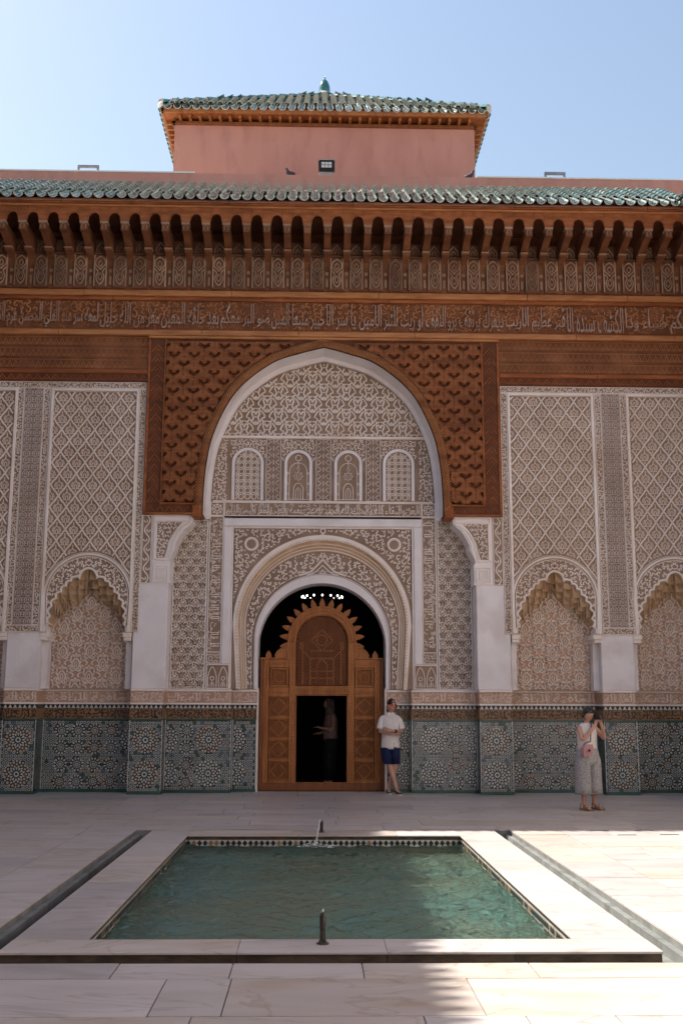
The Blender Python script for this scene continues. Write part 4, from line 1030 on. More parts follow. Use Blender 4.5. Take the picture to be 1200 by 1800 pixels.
# ---- timber lintel with the great arch
tb = part('timber_arch', (0, WF, 0), fac, label='reddish cedar panel with pointed arch and rows of carved bosses')
TO = offs(TC, .02); TO[len(TL)-1] = (0, 8.225)
b = B(); P = TO; b.ruled(at(P, 0), at(np.stack([P[:, 0], np.full(len(P), 8.35)], 1), 0)); b.box(-3.30, P[0][0], 0, .3, 4.99, 8.35); b.box(P[-1][0], 3.30, 0, .3, 4.99, 8.35); b.ruled(at(P, .40), at(P, 0))
b.obj('arch_board', 'wood_dark', tb)
TR = offs(TC, .16); TR[len(TL)-1] = (0, 8.345); TRM = offs(TC, .09); TRM[len(TL)-1] = (0, 8.27)
b = B(); b.ruled(at(TO, -.03), at(TRM, -.075)); b.ruled(at(TRM, -.075), at(TR, -.03)); b.ruled(at(TR, -.03), at(TR, .01)); b.ruled(at(TO, .02), at(TO, -.03)); b.obj('rope_core', 'wood_bracket', tb)
b = B(); Pi, Po = resample(TO, 181), resample(TR, 181)
for i in range(2, 179):                                    # twisted strands of the rope moulding
    d = 1 if i < 90 else -1; j = min(max(i+d*2, 0), 180)
    A, C = Pi[i], Po[j]; M_ = (A+C)/2
    V, F = stroke([A, M_, C], .024, .02); V[:, 1] += np.interp(np.arange(len(V))//4, [0, 1, 2], [-.035, -.075, -.035]); b.add(V, F)
b.obj('rope_strands', 'wood_light', tb, kind='stuff')
# carved net and bosses
trx, trz = TR[:len(TL), 0], TR[:len(TL), 1]
def wcl(x, z):
    ax = -np.abs(x); zt = np.interp(ax, trx[::1], trz); inside = (ax > -2.36) & (z < zt+.03)
    return (~inside) & (np.abs(x) < 2.94) & (z > 5.22) & (z < 8.28)
# blocks pierced by a winged heart-shaped hollow, laid in staggered rows
CW, CH_ = .375, .176
hh = [(0, .012), (.030, .034), (.070, .062), (.112, .058), (.122, .015), (.085, -.028), (.035, -.050), (0, -.080)]
heart = crom(hh+[(-x, z) for x, z in hh[::-1][1:-1]], 3, True)[::-1]
ang = np.arctan2(heart[:, 1]+.005, heart[:, 0]); rect = np.array([(math.cos(t), math.sin(t)) for t in ang]); rect *= np.minimum(CW/2/np.maximum(np.abs(rect[:, 0]), 1e-6), CH_/2/np.maximum(np.abs(rect[:, 1]), 1e-6))[:, None]
heart = heart*np.array([.88, .88])
cb = B(); cb.ruled(at(heart, -.055), at(rect, -.055), 0, True); cb.ruled(at(rect, -.055), at(rect, .0), 0, True); cb.ruled(at(heart, .0), at(heart*.92, -.055), 0, True) if 0 else cb.ruled(at(heart*.9, .0), at(heart, -.055), 0, True)
cb.stroke([(q_*1.12, z_*1.12+.002) for q_, z_ in heart[::2]], .014, .014, -.055, 0, True)
CBLOCK = cb.mesh('carved_block', 'wood_arch')
bb = B(); bb.lathe([(.052, 0), (.05, .012), (.040, .016), (.036, .006), (.026, .006), (.022, .022), (0.004, .026)], 10, axis=1); BOSS = bb.mesh('boss', 'wood', True)
net = mir([(crom([(0, .09), (.08, .05), (.187, 0)], 2), .035, .05, False), (crom([(.187, 0), (.08, -.05), (0, -.09)], 2), .035, .045, False)])
edge = []; rj = random.Random(77)
for j in range(18):
    z = 8.20-j*CH_*1.0
    for i in range(-9, 10):
        x = i*CW+(CW/2 if j % 2 else 0)
        cxs = np.array([x-CW/2, x+CW/2, x-CW/2, x+CW/2, x]); czs = np.array([z-CH_/2, z-CH_/2, z+CH_/2, z+CH_/2, z]); k_ = wcl(cxs*.985, czs)
        if k_.all():
            put('carved_block', CBLOCK, tb, (x, rj.uniform(-.006, .004), z), None, (.985, 1, .985))
            put('boss', BOSS, tb, (x, -.045, z+.052)); put('boss', BOSS, tb, (x-CW/2, -.05, z-.02), None, (.5, 1, .5))
        elif k_.any():
            me = CBLOCK.copy(); V = np.zeros(len(me.vertices)*3); me.vertices.foreach_get('co', V); V = V.reshape(-1, 3)
            V[:, 0] = np.clip(V[:, 0]*.985+x, -2.95, 2.95); V[:, 2] = np.clip(V[:, 2]*.985+z, 5.215, 8.30)
            zt = np.interp(-np.abs(V[:, 0]), trx, trz); ins = (np.abs(V[:, 0]) < 2.36) & (V[:, 2] < zt)
            if ins.any():
                d2 = (V[ins, 0][:, None]-TR[None, :, 0])**2+(V[ins, 2][:, None]-TR[None, :, 1])**2; q_ = TR[d2.argmin(1)]; V[ins, 0] = q_[:, 0]; V[ins, 2] = q_[:, 1]
            V[:, 0] -= x; V[:, 2] -= z; me.vertices.foreach_set('co', V.ravel()); me.update(); put('carved_block', me, tb, (x, 0, z))
            if k_[4] and wcl(np.array([x]), np.array([z+.12]))[0]: put('boss', BOSS, tb, (x, -.045, z+.052))

for q in (-1, 1):
    b = B(); b.box(*sx(q, 2.955, 2.995), -.035, 0, 5.20, 8.33, 0, .008); b.box(*sx(q, 3.255, 3.30), -.03, 0, 4.99, 8.33, 0, .008)
    b.box(*sx(q, 2.36, 3.0), -.034, 0, 5.17, 5.21, 0, .008); b.box(*sx(q, 2.25, 3.3), -.05, .4, 4.985, 5.02, 0, .008)
    b.box(*sx(q, 2.225, 2.40), -.07, .35, 4.94, 5.16, 0, .02)
    n = 16
    for k in range(n):
        z = 5.28+k*.192; c = q*3.125
        b.stroke([(c-.11, z-.07), (c, z+.07), (c+.11, z-.07)], .024, .018); b.stroke([(c-.04, z-.06), (c, z-.0), (c+.04, z-.06)], .02, .016)
    for k in range(5):
        x = q*(2.48+k*.17); b.stroke([(x-.07, 5.04), (x, 5.14), (x+.07, 5.04)], .02, .016)
    b.obj('border_frame', 'wood', tb, kind='stuff')
bx('top_moulding', 'wood_light', -3.30, 3.30, WF-.05, -.3, 8.352, 8.40, bev=.01)

# ---- friezes of carved timber
def crow(y, z0, z1, m, x0=-7.72, x1=7.72, h=.04, name='timber_moulding', lo=1.6, hi=3.2):
    x = x0; rr = random.Random(int(z0*1000))
    while x < x1-.01:
        d = rr.uniform(lo, hi); e = x1 if x1-x-d < .8 else x+d
        bx(name, m, x+.003, e-.003, y-h+rr.uniform(-.003, .003), -.35, z0, z1, bev=.008); x = e
crow(WF, 9.17, 9.285, 'wood_light', h=.10); crow(WF, 9.10, 9.168, 'wood', h=.05)
crow(WF, 8.402, 8.50, 'wood_light', h=.07); crow(WF, 8.50, 8.53, 'wood', h=.03)
li = part('lettered_frieze', (0, WF, 0), fac, label='long cedar frieze carved with Arabic letters over scrolls')
x = -7.72; rr = random.Random(9)
zc = [8.53, 8.67, 8.82, 8.96, 9.10]
for k in range(4):
    x = -7.72
    while x < 7.44:
        d = rr.uniform(1.2, 2.6); e = 7.72 if 7.72-x-d < .7 else x+d
        B().box(x+.002, e-.002, rr.uniform(-.003, .003), .1, zc[k]+.002, zc[k+1]-.002).obj('frieze_board', 'wood_bracket', li); x = e
b = B(); curlfill(b, -7.4, 7.4, 8.72, 9.09, .125, rectclip(-7.4, 7.4, 8.70, 9.09), 0, h=.022, seed=71, wid=.85); curlfill(b, -7.4, 7.4, 8.54, 8.72, .085, rectclip(-7.4, 7.4, 8.54, 8.72), 0, h=.014, seed=72, wid=.6, dens=.5); b.obj('scrollwork', 'wood_scroll', li, kind='stuff')
b = B()
for t, a, c in (('وسيريكم ضياء ودا', 5.72, 7.4), ('الكشف سنده الا', 4.60, 5.72), ('قبر عظيم الاريب', 3.42, 4.60), ('ديعزك يرتقف برو', 2.32, 3.42), ('النقف او زيت للتبر', 1.10, 2.32), ('الامين يا سر الا', .02, 1.10),
                ('خبير منيعا المين', -1.02, .02), ('ضو البر معكم', -1.98, -1.02), ('بعد حلقه المعين', -3.10, -1.98), ('معز من الله جليل', -4.25, -3.10), ('لمعه سر عند العلي', -5.3, -4.25), ('المحسن عزم القوا', -6.25, -5.3), ('الملك لله وحده', -7.4, -6.25)):
    lettering(b, t, a+.02, c-.02, 8.55, 9.085, 0, .045)
b.obj('lettering', 'wood_letter', li)
# planked side fields
for s in (-1, 1):
    pf = part('planked_field', (0, WF, 0), fac)
    x0, x1 = sx(s, 3.30, 7.72); zc = [7.73, 7.955, 8.18, 8.402]
    for k in range(3):
        xs = [x0, x0+(1.75 if s < 0 else 2.35), x1] if s < 0 else [x0, x0+2.35, x1]
        if s < 0: xs = [x0, -5.08, x1]
        for a, c in zip(xs[:-1], xs[1:]):
            B().box(a+.003, c-.003, .01+.004*k, .1, zc[k]+.003, zc[k+1]-.003).obj('plank', 'wood_bracket', pf)
    b = B()
    for k in range(3):
        zm = (zc[k]+zc[k+1])/2+.0; n = int((x1-x0)/.105)
        for i in range(n):
            c = x0+(i+.5)*(x1-x0)/n
            b.stroke([(c-.05, zm-.07), (c, zm+.06), (c+.05, zm-.07)], .018, .012, .012+.004*k); b.stroke([(c-.022, zm-.075), (c, zm-.02), (c+.022, zm-.075)], .014, .010, .012+.004*k)
            b.stroke([(c-.05, zm+.075), (c-.012, zm+.09), (c+.05, zm+.075)], .014, .010, .012+.004*k)
    b.obj('plank_carving', 'wood_scroll', pf, kind='stuff')
    crow(WF, 7.655, 7.73, 'wood', *sx(s, 3.302, 7.72), h=.03)
    bb_ = B().box(x0, x1, 0.0, .1, 7.505, 7.655).obj('zigzag_board', 'wood_dark', pf)
    b = B(); n = int((x1-x0)/.16)
    for i in range(n):
        c = x0+(i+.5)*(x1-x0)/n; b.stroke([(c-.075, 7.53), (c, 7.63), (c+.075, 7.53)], .022, .016); b.stroke([(c-.03, 7.53), (c, 7.57), (c+.03, 7.53)], .018, .014)
    b.obj('zigzag', 'wood', pf)

# ---- bracket course under the eaves
YE = -1.37; PIT = .3715; EX = 6.72
br = B(); w = .062
br.prismx([(WF+.05, 9.285), (-.60, 9.285), (-.605, 9.74), (-.64, 9.84), (-.76, 9.885), (-.84, 9.90), (-.90, 9.92), (-.92, 9.965), (-.86, 9.985), (-1.0, 10.03), (-1.19, 10.085), (-1.28, 10.10), (YE-.015, 10.10), (YE-.015, 10.265), (WF+.05, 10.265)], -w, w, 0)
br.box(-w-.012, w+.012, YE-.03, YE+.12, 10.225, 10.268, 1); br.box(-w-.01, w+.01, -.935, -.80, 9.945, 9.975, 1)
br.box(-.022, .022, -.622, -.58, 9.36, 9.52, 1); br.box(-.03, .03, -.615, -.58, 9.60, 9.66, 1)
for q in (-1, 1): br.stroke([(q*.035, 10.13), (q*.035, 10.20), (0, 10.22)], .014, .012, YE-.016, 1)
BRK = br.mesh('bracket', ['wood_bracket', 'wood_grey'])
pb = B(); hw = .130
pb.box(-hw, hw, -.66, WF+.05, 9.286, 9.945, 0, .02); pb.box(-hw-.006, hw+.006, -.672, WF+.05, 9.945, 9.975, 0, .006)
pb.prismx([(-.56, 9.98), (-.60, 10.05), (-.61, 10.245), (WF+.05, 10.245), (WF+.05, 9.98)], -hw+.012, hw-.012, 0)
for q in (-1, 1):
    pb.stroke(crom([(0, 9.90), (q*.075, 9.84), (q*.09, 9.74), (q*.03, 9.67), (0, 9.63)], 3), .024, .022, -.66, 1); pb.stroke(crom([(0, 9.82), (q*.04, 9.76), (0, 9.69)], 3), .018, .02, -.66, 1)
    pb.stroke(crom([(q*.09, 9.66), (q*.04, 9.59), (q*.075, 9.50), (q*.05, 9.40), (0, 9.34)], 3), .024, .022, -.66, 1); pb.stroke(crom([(0, 9.57), (q*.04, 9.49), (0, 9.42)], 3), .018, .02, -.66, 1)
    pb.stroke(crom([(q*.085, 10.01), (q*.085, 10.10), (0, 10.21)], 3), .02, .018, -.61, 1); pb.stroke(crom([(q*.04, 10.01), (q*.035, 10.07), (0, 10.12)], 3), .014, .014, -.61, 1)
    pb.box(*sx(q, .10, .122), -.668, -.655, 9.31, 9.93, 1)
PANEL = pb.mesh('bracket_panel', ['wood_panel', 'wood_pale'])
n0 = 20; x_first = -.145
for k in range(-n0, n0+1):
    xc = x_first+k*PIT
    if abs(xc+PIT/2) < 7.35 and abs(xc+PIT/2) < EX+.45: put('bracket', BRK, fac, (xc+PIT/2, 0, 0))
    if abs(xc) < EX+.45: put('bracket_panel', PANEL, fac, (xc, 0, 0))
# arcaded fascia: one small lobed arch per bay
af = []
for a in np.linspace(PI, 0, 25): r = .096*(1+.10*abs(math.sin(a*5.0))); af.append((r*math.cos(a), 10.335+r*1.05*math.sin(a)))
af = np.array([(-.112, 10.266), (-.112, 10.31)]+af+[(.112, 10.31), (.112, 10.266)])
fa = B(); h2 = PIT/2
fa.ruled(at(af, 0), at(np.stack([np.clip(af[:, 0]*1.0, -h2, h2), np.full(len(af), 10.56)], 1), 0)); fa.box(-h2, -.112, 0, .05, 10.266, 10.56); fa.box(.112, h2, 0, .05, 10.266, 10.56); fa.ruled(at(af, .05), at(af, 0))
fa.stroke(af, .016, .012)
curlfill(fa, -h2, h2, 10.44, 10.555, .055, lambda x, z: (np.hypot(x, z-10.335) > .125) & (z > 10.44) & (z < 10.55) & (np.abs(x) < h2), 0, sym=0, h=.008, seed=4, wid=.7)
FA = fa.mesh('arcade_fascia', 'wood')
for k in range(-n0, n0+1):
    xc = x_first+k*PIT
    if abs(xc) < EX+.3: put('arcade_fascia', FA, fac, (xc, YE-.02, 0))
bx('eave_soffit', 'wood_dark', -EX-.3, EX+.3, YE+.035, WF+.1, 10.50, 10.56)
crow(YE, 10.562, 10.60, 'wood_light', -EX-.25, EX+.25, h=.045); crow(YE, 10.602, 10.685, 'wood', -EX-.25, EX+.25, h=.085)
# ---- glazed roof tiles
def tilemesh(r0, r1, L, up, mats, th=.012):
    """barrel tile running from the lower end at y=0 up to y=L; up=1 cover, up=-1 pan"""
    b = B(); na = 9; A = np.linspace(PI, 0, na); rows = []
    for y, r in ((0, r0), (L, r1)):
        rows.append([(r*math.cos(a), y, up*r*math.sin(a)*.95) for a in A]); rows.append([((r-th)*math.cos(a), y, up*(r-th)*math.sin(a)*.95) for a in A])
    o0, i0, o1, i1 = rows
    b.ruled(o0, o1, 0); b.ruled(i1, i0, 0); b.ruled(i0, o0, 1); b.ruled(o1, i1, 1)
    return b.mesh('tile', mats, False)
COVER = tilemesh(.068, .056, .27, 1, ['tile_green', 'tile_clay']); PAN = tilemesh(.092, .075, .27, -1, ['tile_glare', 'tile_clay'], .016)
for me in (COVER, PAN):
    me.polygons.foreach_set('use_smooth', np.array([p.material_index == 0 for p in me.polygons]))
TP = .208
def meshdata(me):
    V = np.zeros(len(me.vertices)*3); me.vertices.foreach_get('co', V); return V.reshape(-1, 3), [(tuple(p.vertices), p.material_index) for p in me.polygons]
def addmesh(b, data, M4, first=0):
    V, F = data; W = np.c_[V, np.ones(len(V))] @ np.array(M4).T; W = W[:, :3]
    for k in (0, 1):
        q = [f for f, mi in F if mi == k]
        if q: b.f.append((np.array(q)+b.n, first if k == 0 else k))
    b.v.append(W); b.n += len(V)
CD, PD = meshdata(COVER), meshdata(PAN)
def rm(rx, rz, loc, sc=(1, 1, 1)): return Matrix.Translation(loc) @ Matrix.Rotation(rz, 4, 'Z') @ Matrix.Rotation(rx, 4, 'X') @ Matrix.Diagonal((*sc, 1))
def roof(parent, p0, along, up, ncol, ncrs, slope, exp, objrows, limit=None, rz=0, seed=1, mats=('tile_green', 'tile_clay', 'tile_glare'), cov=None, pan=None):
    """rows of pans and covers: p0 first column at the eave, along = step per column, up = horizontal direction up the roof"""
    rr = random.Random(seed); st = B(); along = np.array(along); up = np.array(up)
    for i in range(ncol):
        for j in range(ncrs):
            d = j*exp; base = np.array(p0)+along*i+up*(d*math.cos(slope))+np.array([0, 0, d*math.sin(slope)])
            for kind in (0, 1):
                c = base+along*(.5 if kind == 0 else 0)+np.array([0, 0, .05 if kind == 0 else .075]) + up*(0 if kind else 0.02)
                if limit and not limit(c): continue
                jx = rr.uniform(-.006, .006); jr = rr.uniform(-.03, .03); sc = rr.uniform(.95, 1.05)
                M4 = rm(slope-.06+rr.uniform(-.012, .012), rz+jr, tuple(c+along*jx), (sc, 1, sc))
                if j < objrows[kind]:
                    o = bpy.data.objects.new('cover_tile' if kind else 'pan_tile', (cov or COVER) if kind else (pan or PAN)); COL.objects.link(o); o.parent = parent; o.matrix_local = M4
                else: addmesh(st, CD if kind else PD, M4, 0 if kind else 2)
    if st.n: st.obj('roof_tiles', list(mats), parent, kind='stuff')
SL = R(33); YT = YE-.19
roof(fac, (-EX-.02, YT, 10.70), (TP, 0, 0), (0, 1, 0), int(2*EX/TP)+1, 7, SL, .215, (1, 4), seed=2)
b = B(); b.add([(-EX-.1, YT+.06, 10.62), (EX+.1, YT+.06, 10.62), (EX+.1, .1, 10.62+1.6*math.tan(SL)), (-EX-.1, .1, 10.62+1.6*math.tan(SL))], [(0, 1, 2, 3)]); b.box(-7.85, 7.85, -.38, .2, 10.5, 11.2); b.obj('roof_bed', 'mortar', fac)
# ---- parapet
bx('parapet', 'pink_render', -8.4, 8.4, .20, .75, 10.9, 12.065)
bx('parapet_coping', 'white_coping', -8.4, -2.62, .185, .78, 12.066, 12.095); bx('parapet_coping', 'white_coping', 3.06, 8.4, .185, .78, 12.066, 12.095)
bx('terrace', 'mortar', -8.4, 8.4, .75, 11.0, 11.2, 11.4)

# ================================================================== TOWER
tw = empty('prayer_hall_tower', (0, 5.3, 11.4), 'pink rendered square tower with a green tiled pyramid roof behind the facade', 'building')
TZ = 11.4; HW, HE = 3.31, 3.60; ze = 14.40
B().box(-HW, HW, -HW, HW, 0, 14.20-TZ).obj('wall', 'pink_render', tw)
B().box(-HE+.03, HE-.03, -HE+.03, HE-.03, 14.30-TZ, 14.36-TZ).obj('eave_boarding', 'wood', tw)
for k in range(4):
    a = k*PI/2; b = B(); b.box(-HE+.02, HE-.02, -HE+.02, -HE+.075, 14.29-TZ, 14.40-TZ, 0, .008); o = b.obj('fascia', 'cedar', tw); o.rotation_euler = (0, 0, a)
    b = B(); b.box(-HW-.05, HW+.05, -HW-.05, -HW+.02, 14.14-TZ, 14.215-TZ, 0, .008); o = b.obj('wall_plate', 'cedar_dark', tw); o.rotation_euler = (0, 0, a)
rf = B(); rf.box(-.028, .028, -HE+.09, -HW+.02, 14.216-TZ, 14.298-TZ, 0, .006); RFT = rf.mesh('rafter', 'cedar')
for k in range(4):
    for i in range(30):
        x = -3.18+i*6.36/29; c, s_ = math.cos(k*PI/2), math.sin(k*PI/2); o = put('rafter', RFT, tw, (x*c, x*s_, 0), (0, 0, k*PI/2))
SLT = R(34); apex = ze+HE*math.tan(SLT)
for k in range(4):
    a = k*PI/2; ca, sa = math.cos(a), math.sin(a); al = (ca*TP, sa*TP, 0); up = (-sa, ca, 0); n = int(2*HE/TP)
    start = -n*TP/2+TP*.0
    p0 = (start*ca+(HE+.06)*sa, start*sa-(HE+.06)*ca, ze-TZ-.02)
    def lim(c, up=up, ca=ca, sa=sa):
        u = c[0]*ca+c[1]*sa; v = -c[0]*sa+c[1]*ca            # v from -HE (eave) to 0
        return abs(u) < -v-.04 if v > -HE+.25 else abs(u) < HE-.10
    roof(tw, p0, al, up, n, 19, SLT, .225, (1, 3) if k == 0 else (0, 0), lim, a, 10+k)
b = B(); q = HE-.02; V = [(-q, -q, ze-TZ-.07), (q, -q, ze-TZ-.07), (q, q, ze-TZ-.07), (-q, q, ze-TZ-.07), (0, 0, apex-TZ-.07)]; b.add(V, [(0, 1, 4), (1, 2, 4), (2, 3, 4), (3, 0, 4)]); b.obj('roof_bed', 'mortar', tw)
RIDGE = tilemesh(.105, .085, .36, 1, ['tile_teal', 'tile_clay'], .02)
for k in range(4):                                          # hip tiles
    a = PI/4+k*PI/2; L = HE*math.sqrt(2); n = 15; sl = math.atan2(apex-ze, L)
    u = np.array([math.cos(a), math.sin(a)])
    for i in range(n):
        r = L-.02-i*(L-.25)/n; z = ze-TZ+.085+(L-r)*math.tan(sl)
        M4 = rm(sl-.05, a+PI/2, (u[0]*r, u[1]*r, z)); o = bpy.data.objects.new('hip_tile', RIDGE); COL.objects.link(o); o.parent = tw; o.matrix_local = M4
    b = B(); b.lathe([(.02, 0), (.085, .004), (.09, .02), (.0, .03)], 12); o = b.obj('hip_end', 'tile_clay', tw, (u[0]*(L-.02), u[1]*(L-.02), ze-TZ+.075)); o.rotation_euler = (PI/2, 0, a+PI/2)
b = B(); b.lathe([(.26, -.10), (.24, .04), (.20, .10), (.17, .13)], 12, (0, 0, apex-TZ)); b.obj('finial_base', 'mortar', tw, smooth=True)
b = B(); b.lathe([(.16, .08), (.165, .11), (.13, .15), (.145, .24), (.13, .37), (.09, .47), (.04, .53), (.016, .55), (.024, .58), (.01, .64)], 12, (0, 0, apex-TZ)); b.obj('finial', 'tile_teal', tw, smooth=True)

# ---- on the roof terrace
fl = empty('floodlight', (.03, .47, 12.066), 'grey floodlight with a six-cell lamp face on the parapet below the tower', 'floodlight')
B().box(-.19, .19, -.08, .10, 0, .03, 0, .006).obj('base_plate', 'lamp_grey', fl)
b = B(); b.prism([(-.135, .03), (.135, .03), (.15, .21), (-.15, .21)], -.03, .06); b.obj('bracket', 'lamp_grey', fl)
b = B(); oct_ = [(-.165, .24), (-.14, .205), (.14, .205), (.165, .24), (.165, .40), (.14, .435), (-.14, .435), (-.165, .40)]; b.prism(oct_, -.08, .06); b.obj('housing', 'black_metal', fl)
B().box(-.175, .175, -.085, .07, .436, .452).obj('visor', 'lamp_grey', fl)
for i in range(3):
    for j in range(2): B().box(-.105+i*.072, -.043+i*.072, -.09, -.079, .27+j*.065, .325+j*.065, 0, .006).obj('lamp_cell', 'led', fl)
def pigeon(loc, rz, label):
    t = empty('pigeon', loc, label, 'bird', 'pigeons on the parapet', rz)
    pts = [(.0, .10, .035), (.0, .06, .06), (.0, 0, .085), (.0, -.05, .11), (0, -.07, .145), (0, -.08, .175), (0, -.095, .185)]
    rad = [.012, .034, .05, .047, .028, .024, .014]
    b = B(); p = crom(pts, 4); r = np.interp(np.linspace(0, 6, len(p)), range(7), rad); b.tube(p, r, 10); b.ball((0, -.085, .18), .024, 8, 6)
    b.tube([(0, -.10, .18), (0, -.125, .174)], [.008, .002], 6); b.add([(-.03, .08, .05), (.03, .08, .05), (.035, .19, .018), (-.035, .19, .018), (-.03, .08, .04), (.03, .08, .04), (.035, .19, .012), (-.035, .19, .012)], [(0, 1, 2, 3), (7, 6, 5, 4), (0, 4, 5, 1), (1, 5, 6, 2), (2, 6, 7, 3), (3, 7, 4, 0)])
    b.obj('body', 'pigeon_grey', t, smooth=True)
    for q in (-1, 1):
        b = B(); b.ball((q*.043, .02, .085), (.014, .075, .036), 8, 6); b.obj('wing', 'pigeon_grey', t, smooth=True)
        b = B(); b.tube([(q*.018, .0, .05), (q*.018, -.005, .004), (q*.018, -.025, .002)], .005, 5); b.obj('leg', 'skin', t)
pigeon((-.70, .33, 12.066), R(-70), 'dark pigeon on the parapet left of the floodlight')
pigeon((2.93, .33, 12.066), R(60), 'dark pigeon on the parapet by the right corner of the tower')
for x, l in ((-4.93, 'left'), (4.84, 'right')):
    t = empty('roof_rail', (x, 1.0, 11.4), 'short grey metal rail standing on the terrace '+l+' of the tower', 'rail', 'short rails on the terrace')
    B().box(-.22, .22, -.03, .03, 1.175, 1.225, 0, .006).obj('bar', 'iron_grey', t)
    for q in (-1, 1): B().box(q*.2-.02, q*.2+.02, -.02, .02, 0, 1.174).obj('post', 'iron_grey', t)

# ================================================================== HALL BEHIND THE DOOR
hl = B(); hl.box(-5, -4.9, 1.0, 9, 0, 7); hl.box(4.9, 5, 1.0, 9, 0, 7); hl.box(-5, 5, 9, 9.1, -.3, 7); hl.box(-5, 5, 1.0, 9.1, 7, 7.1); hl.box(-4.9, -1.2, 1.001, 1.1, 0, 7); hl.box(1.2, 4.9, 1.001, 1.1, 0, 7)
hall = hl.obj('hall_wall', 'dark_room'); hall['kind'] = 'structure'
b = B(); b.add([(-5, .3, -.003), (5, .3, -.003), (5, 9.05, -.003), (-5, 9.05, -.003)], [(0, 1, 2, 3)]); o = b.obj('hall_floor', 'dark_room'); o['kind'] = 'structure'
chd = empty('chandelier', (.02, 4.0, 3.9), 'dark ring chandelier with lit bulbs seen above the wooden door screen', 'chandelier')
b = B(); b.lathe([(.46, -.32), (.47, -.30), (.47, -.06), (.46, -.04), (.42, -.04), (.42, -.32)], 24); b.obj('drum', 'black_metal', chd)
b = B(); b.tube([(0, 0, .0), (0, 0, 3.1)], .012, 6); 
for k in range(4): b.tube([(.44*math.cos(k*PI/2), .44*math.sin(k*PI/2), -.05), (0, 0, .5)], .007, 5)
b.obj('chain', 'black_metal', chd)
BM = B().ball((0, 0, .02), (.017, .017, .02), 8, 6).mesh('bulb', 'bulb', True)
for k in range(15): a = (k+.25)*2*PI/15; put('bulb', BM, chd, (.45*math.cos(a), .45*math.sin(a), 0))

# ================================================================== WOODEN DOOR SCREEN
YD = .45
ds = empty('door_screen', (0, YD, 0), 'carved orange cedar door screen with open doorway and toothed arched crest', 'door')
def dbx(name, m, x0, x1, y0, y1, z0, z1, bev=.006): return B().box(x0, x1, y0, y1, z0, z1, 0, bev).obj(name, m, ds)
dbx('threshold', 'cedar_dark', -1.15, 1.15, -.03, .10, 0, .14, .01)
for s in (-1, 1):
    dbx('stile', 'cedar_dark', *sx(s, 1.09, 1.15), -.03, .09, .14, 2.40); dbx('stile', 'cedar', *sx(s, .985, 1.088), -.02, .08, .14, 2.40)
    dbx('stile', 'cedar', *sx(s, .49, .61), -.02, .08, .14, 2.72)
    dbx('rail', 'cedar', *sx(s, .612, .983), -.018, .08, 1.705, 1.88); dbx('rail', 'cedar', *sx(s, .612, .983), -.018, .08, 2.245, 2.40)
    dbx('cap_rail', 'cedar', *sx(s, .612, 1.15), -.035, .09, 2.402, 2.43)
    dbx('leaf_back', 'wood_bracket', *sx(s, .612, .983), .03, .06, .14, 2.245, 0)
    for z in (.14, .525, .905, 1.30): dbx('rail', 'cedar', *sx(s, .612, .983), -.016, .05, z, z+.045)
    # diagonal interlace panels
    for z0, z1 in ((.185, .525), (.57, .905), (.95, 1.30), (1.345, 1.705)):
        x0, x1 = sx(s, .625, .97); cl = rectclip(x0+.012, x1-.012, z0+.012, z1-.012); b = B(); cx, cz = (x0+x1)/2, (z0+z1)/2
        for k in range(-9, 10):
            t = np.linspace(-.4, .4, 33); q = np.stack([cx+t+k*.04, cz+t], 1); kk = cl(*q.T)
            if kk.sum() > 1: b.stroke(q[kk], .014, .010, .03)
        r = .15
        for k in range(4):
            a = k*PI/2; A = np.array([(cx+r*math.cos(a)*1.0, cz+r*math.sin(a)), (cx+r*math.cos(a+PI/2), cz+r*math.sin(a+PI/2))]); b.stroke(A+(A[1]-A[0])*np.array([[-.0], [.25]]), .03, .022, .03)
        frame(b, x0, x1, z0, z1, .022, .03, .03); b.obj('interlace_panel', 'cedar', ds)
    x0, x1 = sx(s, .625, .97); b = B(); cx, cz = (x0+x1)/2, 2.062; frame(b, x0, x1, 1.885, 2.24, .035, .03, .035); cl = rectclip(x0+.04, x1-.04, 1.925, 2.2)
    for k in range(-7, 8):
        for d in (-1, 1):
            t = np.linspace(-.2, .2, 25); q = np.stack([cx+t+k*.045, cz+d*t], 1); kk = cl(*q.T)
            if kk.sum() > 1: b.stroke(q[kk], .012, .010, .03)
    a = np.arange(16)*PI/8; b.stroke(np.stack([cx+.095*(1+.14*np.cos(8*a))*np.cos(a), cz+.095*(1+.14*np.cos(8*a))*np.sin(a)], 1), .024, .02, .03, closed=True)
    b.obj('square_panel', 'cedar', ds)
    # shoulder: corner merlon and quarter scroll
    mcx = s*1.0; B().prism([(mcx-.055, 2.43), (mcx+.055, 2.43), (mcx+.05, 2.49), (mcx+.02, 2.54), (mcx, 2.565), (mcx-.02, 2.54), (mcx-.05, 2.49)], 0, .05).obj('crest_tooth', 'cedar', ds)
    qd = [(.652, 2.43), (.88, 2.43)]+[(.652+.228*math.cos(a), 2.43+.19*math.sin(a)) for a in np.linspace(.1, PI/2, 8)]
    poly = [(s*x, z) for x, z in qd]; poly = poly if s > 0 else poly[::-1]; b = B(); b.prism(poly, -.005, .05); b.stroke([(s*x, z) for x, z in qd[2:]], .03, .015, -.005); b.obj('shoulder', 'cedar', ds)
    dbx('stile', 'cedar', *sx(s, .612, .652), -.03, .07, 2.43, 2.74)
dbx('lintel', 'cedar', -.61, .61, -.026, .085, 1.742, 1.905, .012)
b = B(); b.box(-.488, -.47, -.03, .02, .14, 1.742); b.box(.47, .488, -.03, .02, .14, 1.742); b.box(-.488, .488, -.03, .02, 1.728, 1.741); b.box(-.47, .47, -.03, .0, .141, .152); b.obj('opening_trim', 'cedar', ds)
